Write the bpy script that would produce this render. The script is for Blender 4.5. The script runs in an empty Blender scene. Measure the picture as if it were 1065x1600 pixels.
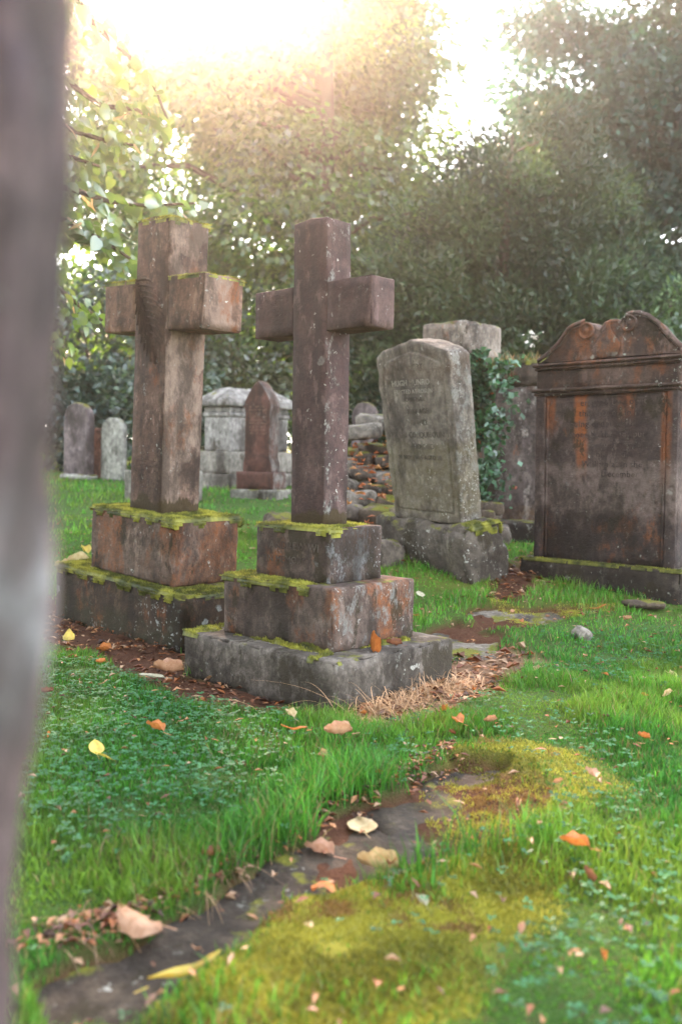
import bpy, math, random
import numpy as np
from mathutils import Vector, Matrix, noise as mnoise

# ------------------------------------------------------------------ camera, sky, sun, exposure
scn = bpy.context.scene
COL = scn.collection
F_PX, PITCH, ROLL = 1480.0, math.atan(92 / 1480.0), math.radians(0.9)
cam_data = bpy.data.cameras.new('camera')
cam = bpy.data.objects.new('camera', cam_data); COL.objects.link(cam)
fwd = Vector((0, math.cos(PITCH), -math.sin(PITCH))); up0 = Vector((0, math.sin(PITCH), math.cos(PITCH))); r0 = Vector((1, 0, 0))
right = r0 * math.cos(ROLL) + up0 * math.sin(ROLL); up = up0 * math.cos(ROLL) - r0 * math.sin(ROLL)
m3 = Matrix((right, up, -fwd)).transposed()
cam.matrix_world = Matrix.Translation((0, 0, 1.0)) @ m3.to_4x4()
cam_data.sensor_fit = 'VERTICAL'; cam_data.sensor_height = 36.0; cam_data.lens = F_PX / 1600 * 36
cam_data.clip_start = 0.05; cam_data.clip_end = 1000
cam_data.dof.use_dof = True; cam_data.dof.focus_distance = 4.25; cam_data.dof.aperture_fstop = 2.1; cam_data.dof.aperture_blades = 0
scn.camera = cam

SUN_EL, SUN_AZ = math.radians(31), math.radians(-10)      # azimuth from +Y towards +X
world = bpy.data.worlds.new('World'); scn.world = world; world.use_nodes = True
wn = world.node_tree.nodes; wl = world.node_tree.links; wn.clear()
sky = wn.new('ShaderNodeTexSky'); sky.sky_type = 'NISHITA'; sky.sun_disc = False
sky.sun_elevation = SUN_EL; sky.sun_rotation = SUN_AZ; sky.air_density = 1.0; sky.dust_density = 0.7; sky.ozone_density = 1.0
bg = wn.new('ShaderNodeBackground'); bg.inputs['Strength'].default_value = 0.15
wo = wn.new('ShaderNodeOutputWorld'); hs = wn.new('ShaderNodeHueSaturation'); hs.inputs['Saturation'].default_value = 0.30   # thin white cloud over the blue
wl.new(sky.outputs[0], hs.inputs['Color']); wl.new(hs.outputs[0], bg.inputs['Color']); wl.new(bg.outputs[0], wo.inputs['Surface'])
sun_data = bpy.data.lights.new('sun', 'SUN'); sun_data.energy = 5.0; sun_data.angle = math.radians(6); sun_data.color = (1.0, 0.64, 0.44)
sun = bpy.data.objects.new('sun', sun_data); COL.objects.link(sun)
sdir = Vector((math.sin(SUN_AZ) * math.cos(SUN_EL), math.cos(SUN_AZ) * math.cos(SUN_EL), math.sin(SUN_EL)))
sun.rotation_euler = sdir.to_track_quat('Z', 'Y').to_euler(); sun.location = sdir * 60
vs = scn.view_settings; vs.view_transform = 'Standard'; vs.look = 'None'; vs.gamma = 1.0; vs.use_curve_mapping = False; vs.exposure = 3.55

HAZE_DENSITY, HAZE_G = 0.0028, 0.92

cy = scn.cycles
cy.use_denoising = True
cy.max_bounces = 6; cy.diffuse_bounces = 3; cy.glossy_bounces = 2; cy.transmission_bounces = 4; cy.volume_bounces = 0; cy.transparent_max_bounces = 6
cy.sample_clamp_indirect = 4.0; cy.caustics_reflective = False; cy.caustics_refractive = False

rng = np.random.default_rng(7); random.seed(7)

# ------------------------------------------------------------------ small helpers
def prop(o, label=None, cat=None, group=None, kind=None):
    if label: o['label'] = label
    if cat: o['category'] = cat
    if group: o['group'] = group
    if kind: o['kind'] = kind
    return o
def empty(name, loc=(0, 0, 0), rot=(0, 0, 0)):
    o = bpy.data.objects.new(name, None); COL.objects.link(o); o.location = loc; o.rotation_euler = rot
    o.empty_display_size = 0.1
    return o
def link(name, me, parent=None, loc=(0, 0, 0), rot=(0, 0, 0)):
    o = bpy.data.objects.new(name, me); COL.objects.link(o); o.location = loc; o.rotation_euler = rot
    if parent is not None: o.parent = parent
    return o
def mesh(name, verts, faces, mat, smooth=True):
    me = bpy.data.meshes.new(name); me.from_pydata([tuple(v) for v in verts], [], [tuple(f) for f in faces]); 
    if mat: me.materials.append(mat)
    if smooth: me.polygons.foreach_set('use_smooth', [True] * len(me.polygons))
    me.update(); return me
def np_mesh(name, co, idx, sizes, mat, color=None, smooth=False):
    """fast mesh from arrays: co (n,3), idx flat loop indices, sizes = verts per face"""
    me = bpy.data.meshes.new(name); co = np.asarray(co, np.float32); idx = np.asarray(idx, np.int32).ravel(); sizes = np.asarray(sizes, np.int32)
    me.vertices.add(len(co)); me.vertices.foreach_set('co', co.ravel())
    me.loops.add(len(idx)); me.loops.foreach_set('vertex_index', idx)
    me.polygons.add(len(sizes)); st = np.zeros(len(sizes), np.int32); st[1:] = np.cumsum(sizes)[:-1]
    me.polygons.foreach_set('loop_start', st)
    if smooth: me.polygons.foreach_set('use_smooth', np.ones(len(sizes), bool))
    if color is not None:
        a = me.color_attributes.new('Col', 'FLOAT_COLOR', 'POINT'); c4 = np.ones((len(co), 4), np.float32); c4[:, :color.shape[1]] = color
        a.data.foreach_set('color', c4.ravel())
    me.materials.append(mat); me.update(calc_edges=True); me.validate(); return me
def hsh(ix, iy, seed):
    h = np.sin(ix * 127.1 + iy * 311.7 + seed * 74.7) * 43758.5453
    return h - np.floor(h)
def vn(x, y, scale=1.0, seed=0):
    x = np.asarray(x, float) * scale; y = np.asarray(y, float) * scale
    ix, iy = np.floor(x), np.floor(y); fx, fy = x - ix, y - iy; fx = fx * fx * (3 - 2 * fx); fy = fy * fy * (3 - 2 * fy)
    a, b, c, d = hsh(ix, iy, seed), hsh(ix + 1, iy, seed), hsh(ix, iy + 1, seed), hsh(ix + 1, iy + 1, seed)
    return (a * (1 - fx) + b * fx) * (1 - fy) + (c * (1 - fx) + d * fx) * fy
def fbm(x, y, scale=1.0, seed=0, o=3):
    s, a, t = 0, 1, 0
    for i in range(o):
        s = s + a * vn(x, y, scale * 2 ** i, seed + i * 13); t += a; a *= .5
    return s / t
def sstep(a, b, x):
    t = np.clip((x - a) / (b - a), 0, 1); return t * t * (3 - 2 * t)
def sdist(poly, x, y):
    """signed distance to a polygon (negative inside)"""
    x = np.asarray(x, float); y = np.asarray(y, float); d = np.full(x.shape, 1e9); ins = np.zeros(x.shape, bool); n = len(poly)
    for i in range(n):
        ax, ay = poly[i]; bx, by = poly[(i + 1) % n]; ex, ey = bx - ax, by - ay
        t = np.clip(((x - ax) * ex + (y - ay) * ey) / (ex * ex + ey * ey + 1e-12), 0, 1)
        d = np.minimum(d, np.hypot(x - ax - t * ex, y - ay - t * ey))
        c = ((ay > y) != (by > y)) & (x < (bx - ax) * (y - ay) / ((by - ay) if by != ay else 1e-12) + ax); ins ^= c
    return np.where(ins, -d, d)

# ------------------------------------------------------------------ materials
def nt(name):
    m = bpy.data.materials.new(name); m.use_nodes = True; n = m.node_tree.nodes; n.clear(); return m, n, m.node_tree.links
class NB:
    def __init__(s, name):
        s.m, s.n, s.l = nt(name); s.out = s.n.new('ShaderNodeOutputMaterial')
        s.tc = s.n.new('ShaderNodeTexCoord')
    def put(s, sock, v):
        if hasattr(v, 'links') or isinstance(v, bpy.types.NodeSocket): s.l.new(v, sock)
        elif isinstance(v, (tuple, list)) and len(v) == 3 and sock.type == 'RGBA': sock.default_value = (*v, 1)
        else: sock.default_value = v
    def noise(s, scale, detail=4, rough=.55, vec=None, stretch=None, dist=0.0):
        v = vec or s.tc.outputs['Object']
        if stretch:
            mp = s.n.new('ShaderNodeMapping'); s.l.new(v, mp.inputs['Vector']); mp.inputs['Scale'].default_value = stretch[:3]
            if len(stretch) > 3: mp.inputs['Location'].default_value = (stretch[3],) * 3
            v = mp.outputs[0]
        t = s.n.new('ShaderNodeTexNoise'); t.inputs['Scale'].default_value = scale; t.inputs['Detail'].default_value = detail
        t.inputs['Roughness'].default_value = rough; t.inputs['Distortion'].default_value = dist; s.l.new(v, t.inputs['Vector']); return t.outputs['Fac']
    def vor(s, scale, vec=None):
        t = s.n.new('ShaderNodeTexVoronoi'); t.inputs['Scale'].default_value = scale; s.l.new(vec or s.tc.outputs['Object'], t.inputs['Vector']); return t
    def ramp(s, v, a, b, lo=0.0, hi=1.0):
        r = s.n.new('ShaderNodeMapRange'); r.interpolation_type = 'SMOOTHSTEP'; s.put(r.inputs['Value'], v)
        r.inputs['From Min'].default_value = a; r.inputs['From Max'].default_value = b; r.inputs['To Min'].default_value = lo; r.inputs['To Max'].default_value = hi
        return r.outputs['Result']
    def math(s, op, a, b=0.0, c=None):
        t = s.n.new('ShaderNodeMath'); t.operation = op; s.put(t.inputs[0], a); s.put(t.inputs[1], b)
        if c is not None: s.put(t.inputs[2], c)
        return t.outputs[0]
    def mul(s, *a):
        r = a[0]
        for b in a[1:]: r = s.math('MULTIPLY', r, b)
        return r
    def mix(s, f, a, b, mode='MIX'):
        t = s.n.new('ShaderNodeMix'); t.data_type = 'RGBA'; t.blend_type = mode
        s.put(t.inputs['Factor'], f); s.put(t.inputs[6], a); s.put(t.inputs[7], b); return t.outputs[2]
    def xyz(s, v):
        t = s.n.new('ShaderNodeSeparateXYZ'); s.l.new(v, t.inputs[0]); return t.outputs
    def attr(s, name='Col'):
        t = s.n.new('ShaderNodeAttribute'); t.attribute_name = name; return t.outputs['Color']
    def bump(s, h, strength, dist=.01):
        b = s.n.new('ShaderNodeBump'); b.inputs['Strength'].default_value = strength; b.inputs['Distance'].default_value = dist; s.l.new(h, b.inputs['Height']); return b.outputs[0]
    def princ(s, col, rough=.85, bump=None, spec=.3):
        p = s.n.new('ShaderNodeBsdfPrincipled'); s.put(p.inputs['Base Color'], col); s.put(p.inputs['Roughness'], rough); p.inputs['Specular IOR Level'].default_value = spec
        if bump: s.l.new(bump, p.inputs['Normal'])
        s.l.new(p.outputs[0], s.out.inputs['Surface']); return s.m
    def leafy(s, col, trans=.4, tcol=None, gloss=.06, rough=.45):
        d = s.n.new('ShaderNodeBsdfDiffuse'); s.put(d.inputs['Color'], col)
        t = s.n.new('ShaderNodeBsdfTranslucent'); s.put(t.inputs['Color'], tcol if tcol is not None else col)
        g = s.n.new('ShaderNodeBsdfGlossy'); g.inputs['Roughness'].default_value = rough; g.inputs['Color'].default_value = (.9, .95, 1, 1)
        a = s.n.new('ShaderNodeMixShader'); a.inputs[0].default_value = trans; s.l.new(d.outputs[0], a.inputs[1]); s.l.new(t.outputs[0], a.inputs[2])
        b = s.n.new('ShaderNodeMixShader'); b.inputs[0].default_value = gloss; s.l.new(a.outputs[0], b.inputs[1]); s.l.new(g.outputs[0], b.inputs[2])
        s.l.new(b.outputs[0], s.out.inputs['Surface']); return s.m

RUST = (.23, .075, .02); MOSSC = (.17, .17, .018); DARKM = (.035, .028, .014); LICH = (.50, .52, .48)
def stone(name, c1, c2, rust=0.0, lich=0.0, dark=0.0, topmoss=0.0, low=None, pale=None, streak=None, right_lich=0.0, bands=None, sc=1.0, off=0.0, bump=.5, rustcol=RUST, lichcol=LICH, pale_right=True, pale_thr=.44, wob=.36):
    b = NB(name)
    pos = b.xyz(b.tc.outputs['Object']); nor = b.xyz(b.tc.outputs['Normal'])
    S = (1, 1, 1, off)
    n1 = b.noise(4.5 * sc, 9, .66, stretch=S); nf = b.noise(85 * sc, 3, .65, stretch=S); nm = b.noise(19 * sc, 8, .68, stretch=S)
    nst = b.noise(7 * sc, 8, .66, stretch=(1, 1, .2, off + 3))
    col = b.mix(b.ramp(n1, .38, .62), c1, c2)
    col = b.mix(b.ramp(nm, .42, .62, 0, .75), col, b.mix(.6, col, (.02, .017, .016)))
    col = b.mix(b.ramp(nst, .50, .64, 0, .55), col, (.04, .032, .03))
    col = b.mix(b.ramp(b.noise(11 * sc, 9, .72, stretch=(1, 1, .5, off + 31)), .55, .62, 0, .35), col, tuple(min(1, x * 1.9 + .03) for x in c2))
    if pale:
        f = b.ramp(b.noise(2.2 * sc, 8, .58, stretch=(1, 1, .6, off + 9)), pale_thr, pale_thr + .03)
        if pale_right: f = b.mul(f, b.ramp(nor[0], .4, .6))
        col = b.mix(b.math('MULTIPLY', f, .9), col, b.mix(b.ramp(nm, .4, .62, 0, .45), pale, (.22, .15, .12)))
    if rust:
        f = b.ramp(b.noise(3.0 * sc, 9, .68, stretch=(1, 1, .55, off + 5)), .62 - .2 * rust, .68 - .2 * rust)
        col = b.mix(b.mul(f, b.ramp(nm, .3, .6, .95, .35), b.ramp(nf, .3, .6, .6, 1)), col, rustcol)
    if streak:   # vertical rust streaks on the front: (x0, x1, z0, z1) boxes in local space
        for (x0, x1, z0, z1, amt) in streak:
            xx = b.math('ADD', pos[0], b.math('MULTIPLY_ADD', nst, .07, -.035))
            f = b.mul(b.ramp(xx, x0 - .015, x0 + .015), b.ramp(xx, x1 - .015, x1 + .015, 1, 0), b.ramp(pos[2], z0 - .12, z0 + .08), b.ramp(pos[2], z1 - .02, z1 + .02, 1, 0), b.ramp(nm, .3, .6, .3, 1))
            col = b.mix(b.math('MULTIPLY', f, amt), col, (.33, .10, .025))
    if dark:
        f = b.ramp(b.noise(4.2 * sc, 10, .74, stretch=(1, 1, .6, off + 14)), .62 - .2 * dark, .67 - .2 * dark)
        col = b.mix(b.math('MULTIPLY', f, .85), col, DARKM)
    if bands:    # soiled / algae bands by height on the stone: (z0, z1, colour, amount)
        for (z0, z1, c, amt) in bands:
            zz = b.math('ADD', pos[2], b.math('MULTIPLY_ADD', n1, wob, -wob / 2))
            f = b.mul(b.ramp(zz, z0 - .05, z0 + .05), b.ramp(zz, z1 - .05, z1 + .05, 1, 0), b.ramp(nm, .35, .6, .25, 1))
            col = b.mix(b.math('MULTIPLY', f, amt), col, c)
    for (s_, amt, side) in ((45, lich, 0), (18, lich * .4, 0), (70, right_lich * .5, 1)):
        if amt <= 0: continue
        wv = b.n.new('ShaderNodeVectorMath'); wv.operation = 'ADD'; b.l.new(b.tc.outputs['Object'], wv.inputs[0])
        dn = b.n.new('ShaderNodeTexNoise'); dn.inputs['Scale'].default_value = 30 * sc; b.l.new(b.tc.outputs['Object'], dn.inputs['Vector'])
        sv = b.n.new('ShaderNodeVectorMath'); sv.operation = 'SCALE'; sv.inputs['Scale'].default_value = .07; b.l.new(dn.outputs['Color'], sv.inputs[0]); b.l.new(sv.outputs[0], wv.inputs[1])
        v = b.vor(s_ * sc, wv.outputs[0]); cr = b.n.new('ShaderNodeSeparateColor'); b.l.new(v.outputs['Color'], cr.inputs[0])
        clus = b.ramp(b.noise(3.5 * sc, 3, .5, stretch=(1, 1, .5, off + 21 + s_)), .45, .62)
        f = b.mul(b.ramp(v.outputs['Distance'], .22, .42, 1, 0), b.ramp(cr.outputs[0], 1 - amt * .75, 1 - amt * .75 + .05), clus, b.ramp(nf, .25, .5, .4, .95))
        if side: f = b.mul(f, b.ramp(nor[0], .3, .6))
        col = b.mix(f, col, lichcol)
    if right_lich:
        f = b.mul(b.ramp(b.noise(15 * sc, 11, .74, stretch=(1, 1, .6, off + 41)), .60 - .14 * right_lich, .68 - .14 * right_lich), b.ramp(nor[0], .3, .6), b.ramp(nf, .3, .6, .45, .9))
        col = b.mix(f, col, tuple(x * .48 for x in lichcol))
    soot = b.ramp(b.noise(2.4 * sc, 11, .72, stretch=(1, 1, .5, off + 51)), .47, .60, 0, .72); col = b.mix(soot, col, (.020, .015, .011))
    flake = b.ramp(b.noise(13 * sc, 12, .78, stretch=(1, 1, .8, off + 61)), .60, .65, 0, .5); col = b.mix(flake, col, tuple(x * .62 for x in lichcol))
    if low:      # dark moss climbing from the foot: (z of foot, height)
        zz = b.math('SUBTRACT', pos[2], b.math('MULTIPLY', b.noise(9, 4, .7, stretch=(1, 1, .35, off)), low[1] * 2.2))
        col = b.mix(b.ramp(zz, low[0] - low[1] * .55, low[0] - low[1] * .35, .92, 0), col, (.045, .032, .012))
    if topmoss:
        f = b.mul(b.ramp(nor[2], .55, .85), b.ramp(b.noise(7, 4, .6, stretch=S), .62 - .3 * topmoss, .72 - .3 * topmoss))
        col = b.mix(f, col, b.mix(b.ramp(nf, .3, .7), (.10, .11, .015), MOSSC))
    col = b.mix(1.0, col, b.mix(nf, (.60, .58, .57), (.92, .90, .88)), 'MULTIPLY')
    hgt = b.math('ADD', b.math('MULTIPLY', nf, .35), b.math('ADD', b.math('MULTIPLY', nm, .7), b.math('MULTIPLY', n1, .6)))
    return b.princ(col, .88, b.bump(hgt, min(1, bump * 1.3), .016), .25)

def plain(name, c, var=.25, rough=.85, trans=None, scale=25):
    b = NB(name); n = b.noise(scale, 4)
    col = b.mix(n, tuple(x * (1 - var) for x in c), tuple(min(1, x * (1 + var)) for x in c))
    return b.leafy(col, trans, gloss=.03) if trans else b.princ(col, rough)

# ------------------------------------------------------------------ terrain
POLY = {
 'slabA': [(-0.527, 1.637), (-0.588, 1.75), (-0.485, 1.873), (-0.375, 1.978), (-0.285, 2.122), (-0.194, 2.263), (-0.132, 2.265), (-0.077, 2.098), (-0.167, 1.962), (-0.241, 1.806), (-0.305, 1.673), (-0.379, 1.593), (-0.496, 1.572)],
 'slabB': [(-0.188, 2.281), (-0.093, 2.465), (0.064, 2.692), (0.227, 2.896), (0.418, 3.14), (0.558, 3.08), (0.661, 2.786), (0.579, 2.582), (0.388, 2.38), (0.213, 2.26), (0.055, 2.167), (-0.066, 2.107)],
 'moss1': [(-0.313, 1.45), (-0.24, 1.795), (-0.063, 2.108), (0.055, 2.177), (0.252, 2.336), (0.401, 2.361), (0.529, 2.346), (0.506, 2.102), (0.368, 1.899), (0.289, 1.731), (0.113, 1.45)],
 'moss2': [(0.352, 3.137), (0.532, 3.327), (0.709, 3.189), (0.85, 3.061), (0.829, 2.767), (0.675, 2.609), (0.561, 2.581), (0.445, 2.423), (0.303, 2.502), (0.414, 2.802)],
 'slabC': [(0.44, 5.1), (0.637, 5.42), (0.906, 5.1), (0.779, 4.737), (0.541, 4.632), (0.427, 4.781)],
 'slabD': [(0.773, 5.677), (0.938, 5.765), (1.248, 5.755), (1.615, 5.802), (1.766, 5.835), (1.395, 5.532), (1.027, 5.186), (0.753, 5.247)],
 'mossD': [(0.95, 5.837), (1.149, 5.70), (1.615, 5.82), (1.766, 5.855), (1.365, 5.53), (1.05, 5.40)],
 'mulch': [(-2.6, 6.5), (-1.76, 6.0), (-0.784, 4.9), (-0.663, 4.3), (0.006, 3.76), (0.02, 3.56), (-0.321, 3.66), (-0.62, 3.841), (-0.98, 4.217), (-1.38, 4.755), (-1.75, 5.06), (-2.6, 5.5)],
 'straw': [(-0.019, 3.72), (0.319, 4.179), (0.592, 4.792), (0.856, 4.809), (1.064, 4.565), (0.771, 4.149), (0.495, 3.757), (0.32, 3.518), (0.076, 3.45)],
 'litter': [(1.07, 6.605), (1.454, 7.181), (1.3, 6.2), (1.121, 5.85), (0.925, 5.8)],
 'clover': [(-1.384, 4.315), (-0.806, 4.227), (-0.254, 3.444), (-0.207, 2.83), (-0.346, 2.567), (-0.644, 2.302), (-0.81, 2.415)],
}
def hbase(x, y):
    s = np.interp(x, [-.8, .4], [.8, 0])
    z = np.interp(y - s, [-100, 4.2, 5.5, 6.3, 7, 8, 11, 14, 20, 60, 200], [0, 0, .05, .16, .25, .33, .46, .58, .8, 1.5, 2.5])
    return z
def warp(x, y): return x + (vn(x, y, 9, 3) - .5) * .07 + (vn(x, y, 28, 5) - .5) * .03, y + (vn(x, y, 9, 4) - .5) * .07 + (vn(x, y, 28, 6) - .5) * .03
def mask(key, x, y, w=.03):
    wx, wy = warp(x, y); return sstep(w, -w, sdist(POLY[key], wx, wy))
def slabm(x, y): return np.maximum.reduce([mask(k, x, y, .025) for k in ('slabA', 'slabB', 'slabC', 'slabD')])
def hgt(x, y):
    x = np.asarray(x, float); y = np.asarray(y, float)
    near = sstep(9, 5, y)
    z = hbase(x, y) + ((fbm(x, y, 1.3, 11) - .5) * .05 + (vn(x, y, 7, 31) - .5) * .016) * (.4 + .6 * near)
    m = np.maximum(slabm(x, y), .5 * np.maximum(mask('mulch', x, y, .08), mask('straw', x, y, .08)))
    sl_ = slabm(x, y); z = z - .05 * m + sl_ * (.008 + .050 * (fbm(x, y, 6, 17) - .5) + .016 * (vn(x, y, 26, 19) - .5))
    return z + .012 * np.maximum(mask('moss1', x, y, .06), mask('moss2', x, y, .06)) * fbm(x, y, 12, 41)
def hz(x, y): return float(hgt(np.array([x]), np.array([y]))[0])

def ground():
    def axis(segs):
        out = []
        for a, b, s in segs: out += list(np.arange(a, b - 1e-6, s))
        return np.array(out + [segs[-1][1]])
    xs = axis([(-60, -12, 4), (-12, -3, .5), (-3, 3.2, .04), (3.2, 12, .5), (12, 60, 4)])
    ys = axis([(-15, 0, 2), (0, 1.2, .2), (1.2, 6.4, .04), (6.4, 16, .25), (16, 70, 3)])
    X, Y = np.meshgrid(xs, ys); x, y = X.ravel(), Y.ravel(); z = hgt(x, y)
    moss = np.maximum.reduce([mask('moss1', x, y, .06), mask('moss2', x, y, .06), mask('mossD', x, y, .06)])
    mul = np.maximum.reduce([mask('mulch', x, y, .06), mask('litter', x, y, .06), slabm(x, y)]); st = mask('straw', x, y, .08)
    far = .55 * sstep(.52, .68, fbm(x, y, .5, 77)) * sstep(5, 7, y)
    col = np.stack([np.maximum(moss * (1 - .45 * mask('moss2', x, y, .1)), far), mul, st], 1)
    nx, ny = len(xs), len(ys); i = np.arange((ny - 1) * (nx - 1)); r, c = i // (nx - 1), i % (nx - 1); a = r * nx + c
    idx = np.stack([a, a + 1, a + nx + 1, a + nx], 1)
    b = NB('ground_soil'); at = b.n.new('ShaderNodeSeparateColor'); b.l.new(b.attr(), at.inputs[0])
    n1 = b.noise(3, 6); n2 = b.noise(40, 4); n3 = b.noise(160, 2)
    g = b.mix(n1, (.035, .085, .018), (.06, .11, .025)); g = b.mix(b.ramp(n2, .5, .7, 0, .6), g, (.07, .05, .028))
    ms = b.mix(n2, (.15, .155, .02), (.27, .26, .04)); ms = b.mix(b.ramp(n1, .55, .7, 0, .4), ms, (.16, .11, .035))
    mu = b.mix(n2, (.045, .022, .014), (.13, .06, .035)); stc = b.mix(n2, (.16, .085, .05), (.34, .22, .14))
    c_ = b.mix(at.outputs[0], g, ms); c_ = b.mix(at.outputs[1], c_, mu); c_ = b.mix(at.outputs[2], c_, stc)
    m = b.princ(c_, .95, b.bump(b.math('ADD', n2, n3), .8, .02), .1)
    prop(link('ground', np_mesh('ground', np.stack([x, y, z], 1), idx, np.full(len(idx), 4), m, col, True)), kind='structure')
ground()

def slab(name, poly, zoff, th, mat, parent, seed):
    pl = []
    n = len(poly)
    for i in range(n):
        (ax, ay), (bx, by) = poly[i], poly[(i + 1) % n]
        for t in (0, .33, .66):
            x, y = ax + (bx - ax) * t, ay + (by - ay) * t
            pl.append((x + (random.random() - .5) * .03, y + (random.random() - .5) * .03))
    cx_, cy_ = sum(p[0] for p in pl) / len(pl), sum(p[1] for p in pl) / len(pl)
    V, Fc = [], []
    rings = [1.0, .985, .8, .55, .28]
    for k, s in enumerate(rings):
        for (x, y) in pl:
            X, Y = cx_ + (x - cx_) * s, cy_ + (y - cy_) * s
            z = float(hbase(np.array([X]), np.array([Y]))[0]) + zoff + .012 * mnoise.noise(Vector((X * 4, Y * 4, seed))) + .004 * mnoise.noise(Vector((X * 22, Y * 22, seed)))
            V.append((X, Y, z - (th if k == 0 else 0)))
    m = len(pl)
    for k in range(len(rings) - 1):
        for i in range(m): Fc.append((k * m + i, k * m + (i + 1) % m, (k + 1) * m + (i + 1) % m, (k + 1) * m + i))
    Fc.append(tuple((len(rings) - 1) * m + i for i in range(m)))
    return link(name, mesh(name, V, Fc, mat), parent)
M_slab = stone('wet_dark_slab', (.052, .040, .030), (.105, .082, .060), lich=.08, dark=.35, topmoss=.22, bump=1.0)
M_slab2 = stone('grey_slab', (.17, .15, .13), (.27, .24, .20), lich=.2, dark=.1, topmoss=.5, bump=.7, off=4)
path = prop(empty('path'), kind='structure')
def half(poly, f): return [p for p in poly if f(p)]
slab('slab', [(-0.65, 1.45), (-0.66, 1.75), (-0.485, 1.93), (-0.375, 2.03), (-0.26, 2.2), (-0.17, 2.3), (-0.115, 2.28), (-0.03, 2.07), (-0.1, 1.9), (-0.18, 1.7), (-0.24, 1.5), (-.3, 1.4)], -.035, .08, M_slab, path, 1)
slab('slab', [(-0.22, 2.25), (-0.10, 2.5), (0.03, 2.70), (0.12, 2.80), (0.19, 2.55), (0.22, 2.2), (0.1, 2.05), (-0.06, 2.0), (-.16, 2.18)], -.038, .08, M_slab, path, 2)
slab('slab', [(0.08, 2.74), (0.227, 2.93), (0.40, 3.19), (0.58, 3.13), (0.70, 2.80), (0.6, 2.5), (0.42, 2.3), (0.2, 2.18), (0.13, 2.5)], -.042, .08, M_slab, path, 3)
slab('slab', [(0.40, 5.1), (0.6, 5.42), (0.85, 5.2), (0.93, 5.02), (0.8, 4.7), (0.541, 4.6), (0.40, 4.78)], -.03, .08, M_slab2, path, 4)
slab('slab', [(0.74, 5.65), (0.92, 5.84), (1.3, 5.9), (1.7, 5.95), (1.82, 5.83), (1.42, 5.48), (1.03, 5.14), (0.74, 5.23)], -.028, .08, M_slab2, path, 5)

# ------------------------------------------------------------------ grass, moss, litter
def grassp(x, y):
    g = 1 - np.maximum.reduce([slabm(x, y), mask('mulch', x, y, .05), mask('straw', x, y, .06), mask('litter', x, y, .05)])
    ms = np.maximum.reduce([mask('moss1', x, y, .1), .72 * mask('moss2', x, y, .1), mask('mossD', x, y, .08)])
    return g * (1 - .78 * ms)
def wedge(n, y0, y1, k=.46, pad=.5):
    y = np.sqrt(rng.random(n) * (y1 ** 2 - y0 ** 2) + y0 ** 2); x = (rng.random(n) * 2 - 1) * (k * y + pad); return x, y
def blades(x, y, h, w, col, lean=.55, seg=2):
    n = len(x); z = hgt(x, y) - .004; a = rng.random(n) * 2 * np.pi; L = h * lean * (.25 + rng.random(n) * 1.1); la = rng.random(n) * 2 * np.pi
    dx, dy = np.cos(a) * w / 2, np.sin(a) * w / 2; lx, ly = np.cos(la) * L, np.sin(la) * L
    p = np.zeros((n, 5, 3)); hh = np.sqrt(np.maximum(h * h - L * L * .6, (h * .35) ** 2))
    p[:, 0] = np.stack([x - dx, y - dy, z], 1); p[:, 1] = np.stack([x + dx, y + dy, z], 1)
    p[:, 2] = np.stack([x - dx * .8 + lx * .35, y - dy * .8 + ly * .35, z + hh * .6], 1); p[:, 3] = np.stack([x + dx * .8 + lx * .35, y + dy * .8 + ly * .35, z + hh * .6], 1)
    p[:, 4] = np.stack([x + lx, y + ly, z + hh], 1)
    b = (np.arange(n) * 5)[:, None]; q = b + np.array([[0, 1, 3, 2]]); t = b + np.array([[2, 3, 4]])
    idx = np.concatenate([q, t], 1).ravel(); sizes = np.tile([4, 3], n)
    return p.reshape(-1, 3), idx, sizes, np.repeat(col, 5, 0)
def joined(parts):
    co, ix, sz, cl, o = [], [], [], [], 0
    for (c, i, s, k) in parts: co.append(c); ix.append(i + o); sz.append(s); cl.append(k); o += len(c)
    return np.concatenate(co), np.concatenate(ix), np.concatenate(sz), np.concatenate(cl)
def gcol(x, y, n):
    t = fbm(x, y, 1.1, 51)[:, None]; d = rng.random((n, 1)); e = fbm(x, y, 3.5, 61)[:, None]
    c = np.array([[.024, .16, .026]]) * (1 - t) + np.array([[.12, .29, .022]]) * t
    c = c * (.45 + 1.1 * rng.random((n, 1))); c = np.where(d > .93, np.array([[.20, .17, .06]]), c); c = np.where((d > .82) & (d <= .93), c * np.array([[1.5, 1.15, .8]]), c)
    yl = sstep(.50, .72, fbm(x, y, 1.9, 63))[:, None]; c = c * (1 - .75 * yl) + np.array([[.16, .27, .03]]) * (.5 + .8 * rng.random((n, 1))) * .75 * yl
    cv = np.maximum(mask('clover', x, y, .25), .8 * sstep(.55, .7, fbm(x, y, .9, 67)) * (y < 4))[:, None]; c = c * (1 - cv * np.array([[.45, .22, .15]]))
    th = (rng.random(n) < .10 + .25 * sstep(.6, .75, fbm(x, y, 3.1, 69)))[:, None]; c = np.where(th & (rng.random((n, 1)) < .4), np.array([[.22, .17, .08]]) * (.5 + .7 * rng.random((n, 1))), c)
    return c * (.6 + .8 * e)
NGR = NB('grass_blade'); M_grass = NGR.leafy(NGR.attr(), .42, gloss=.02)
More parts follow.
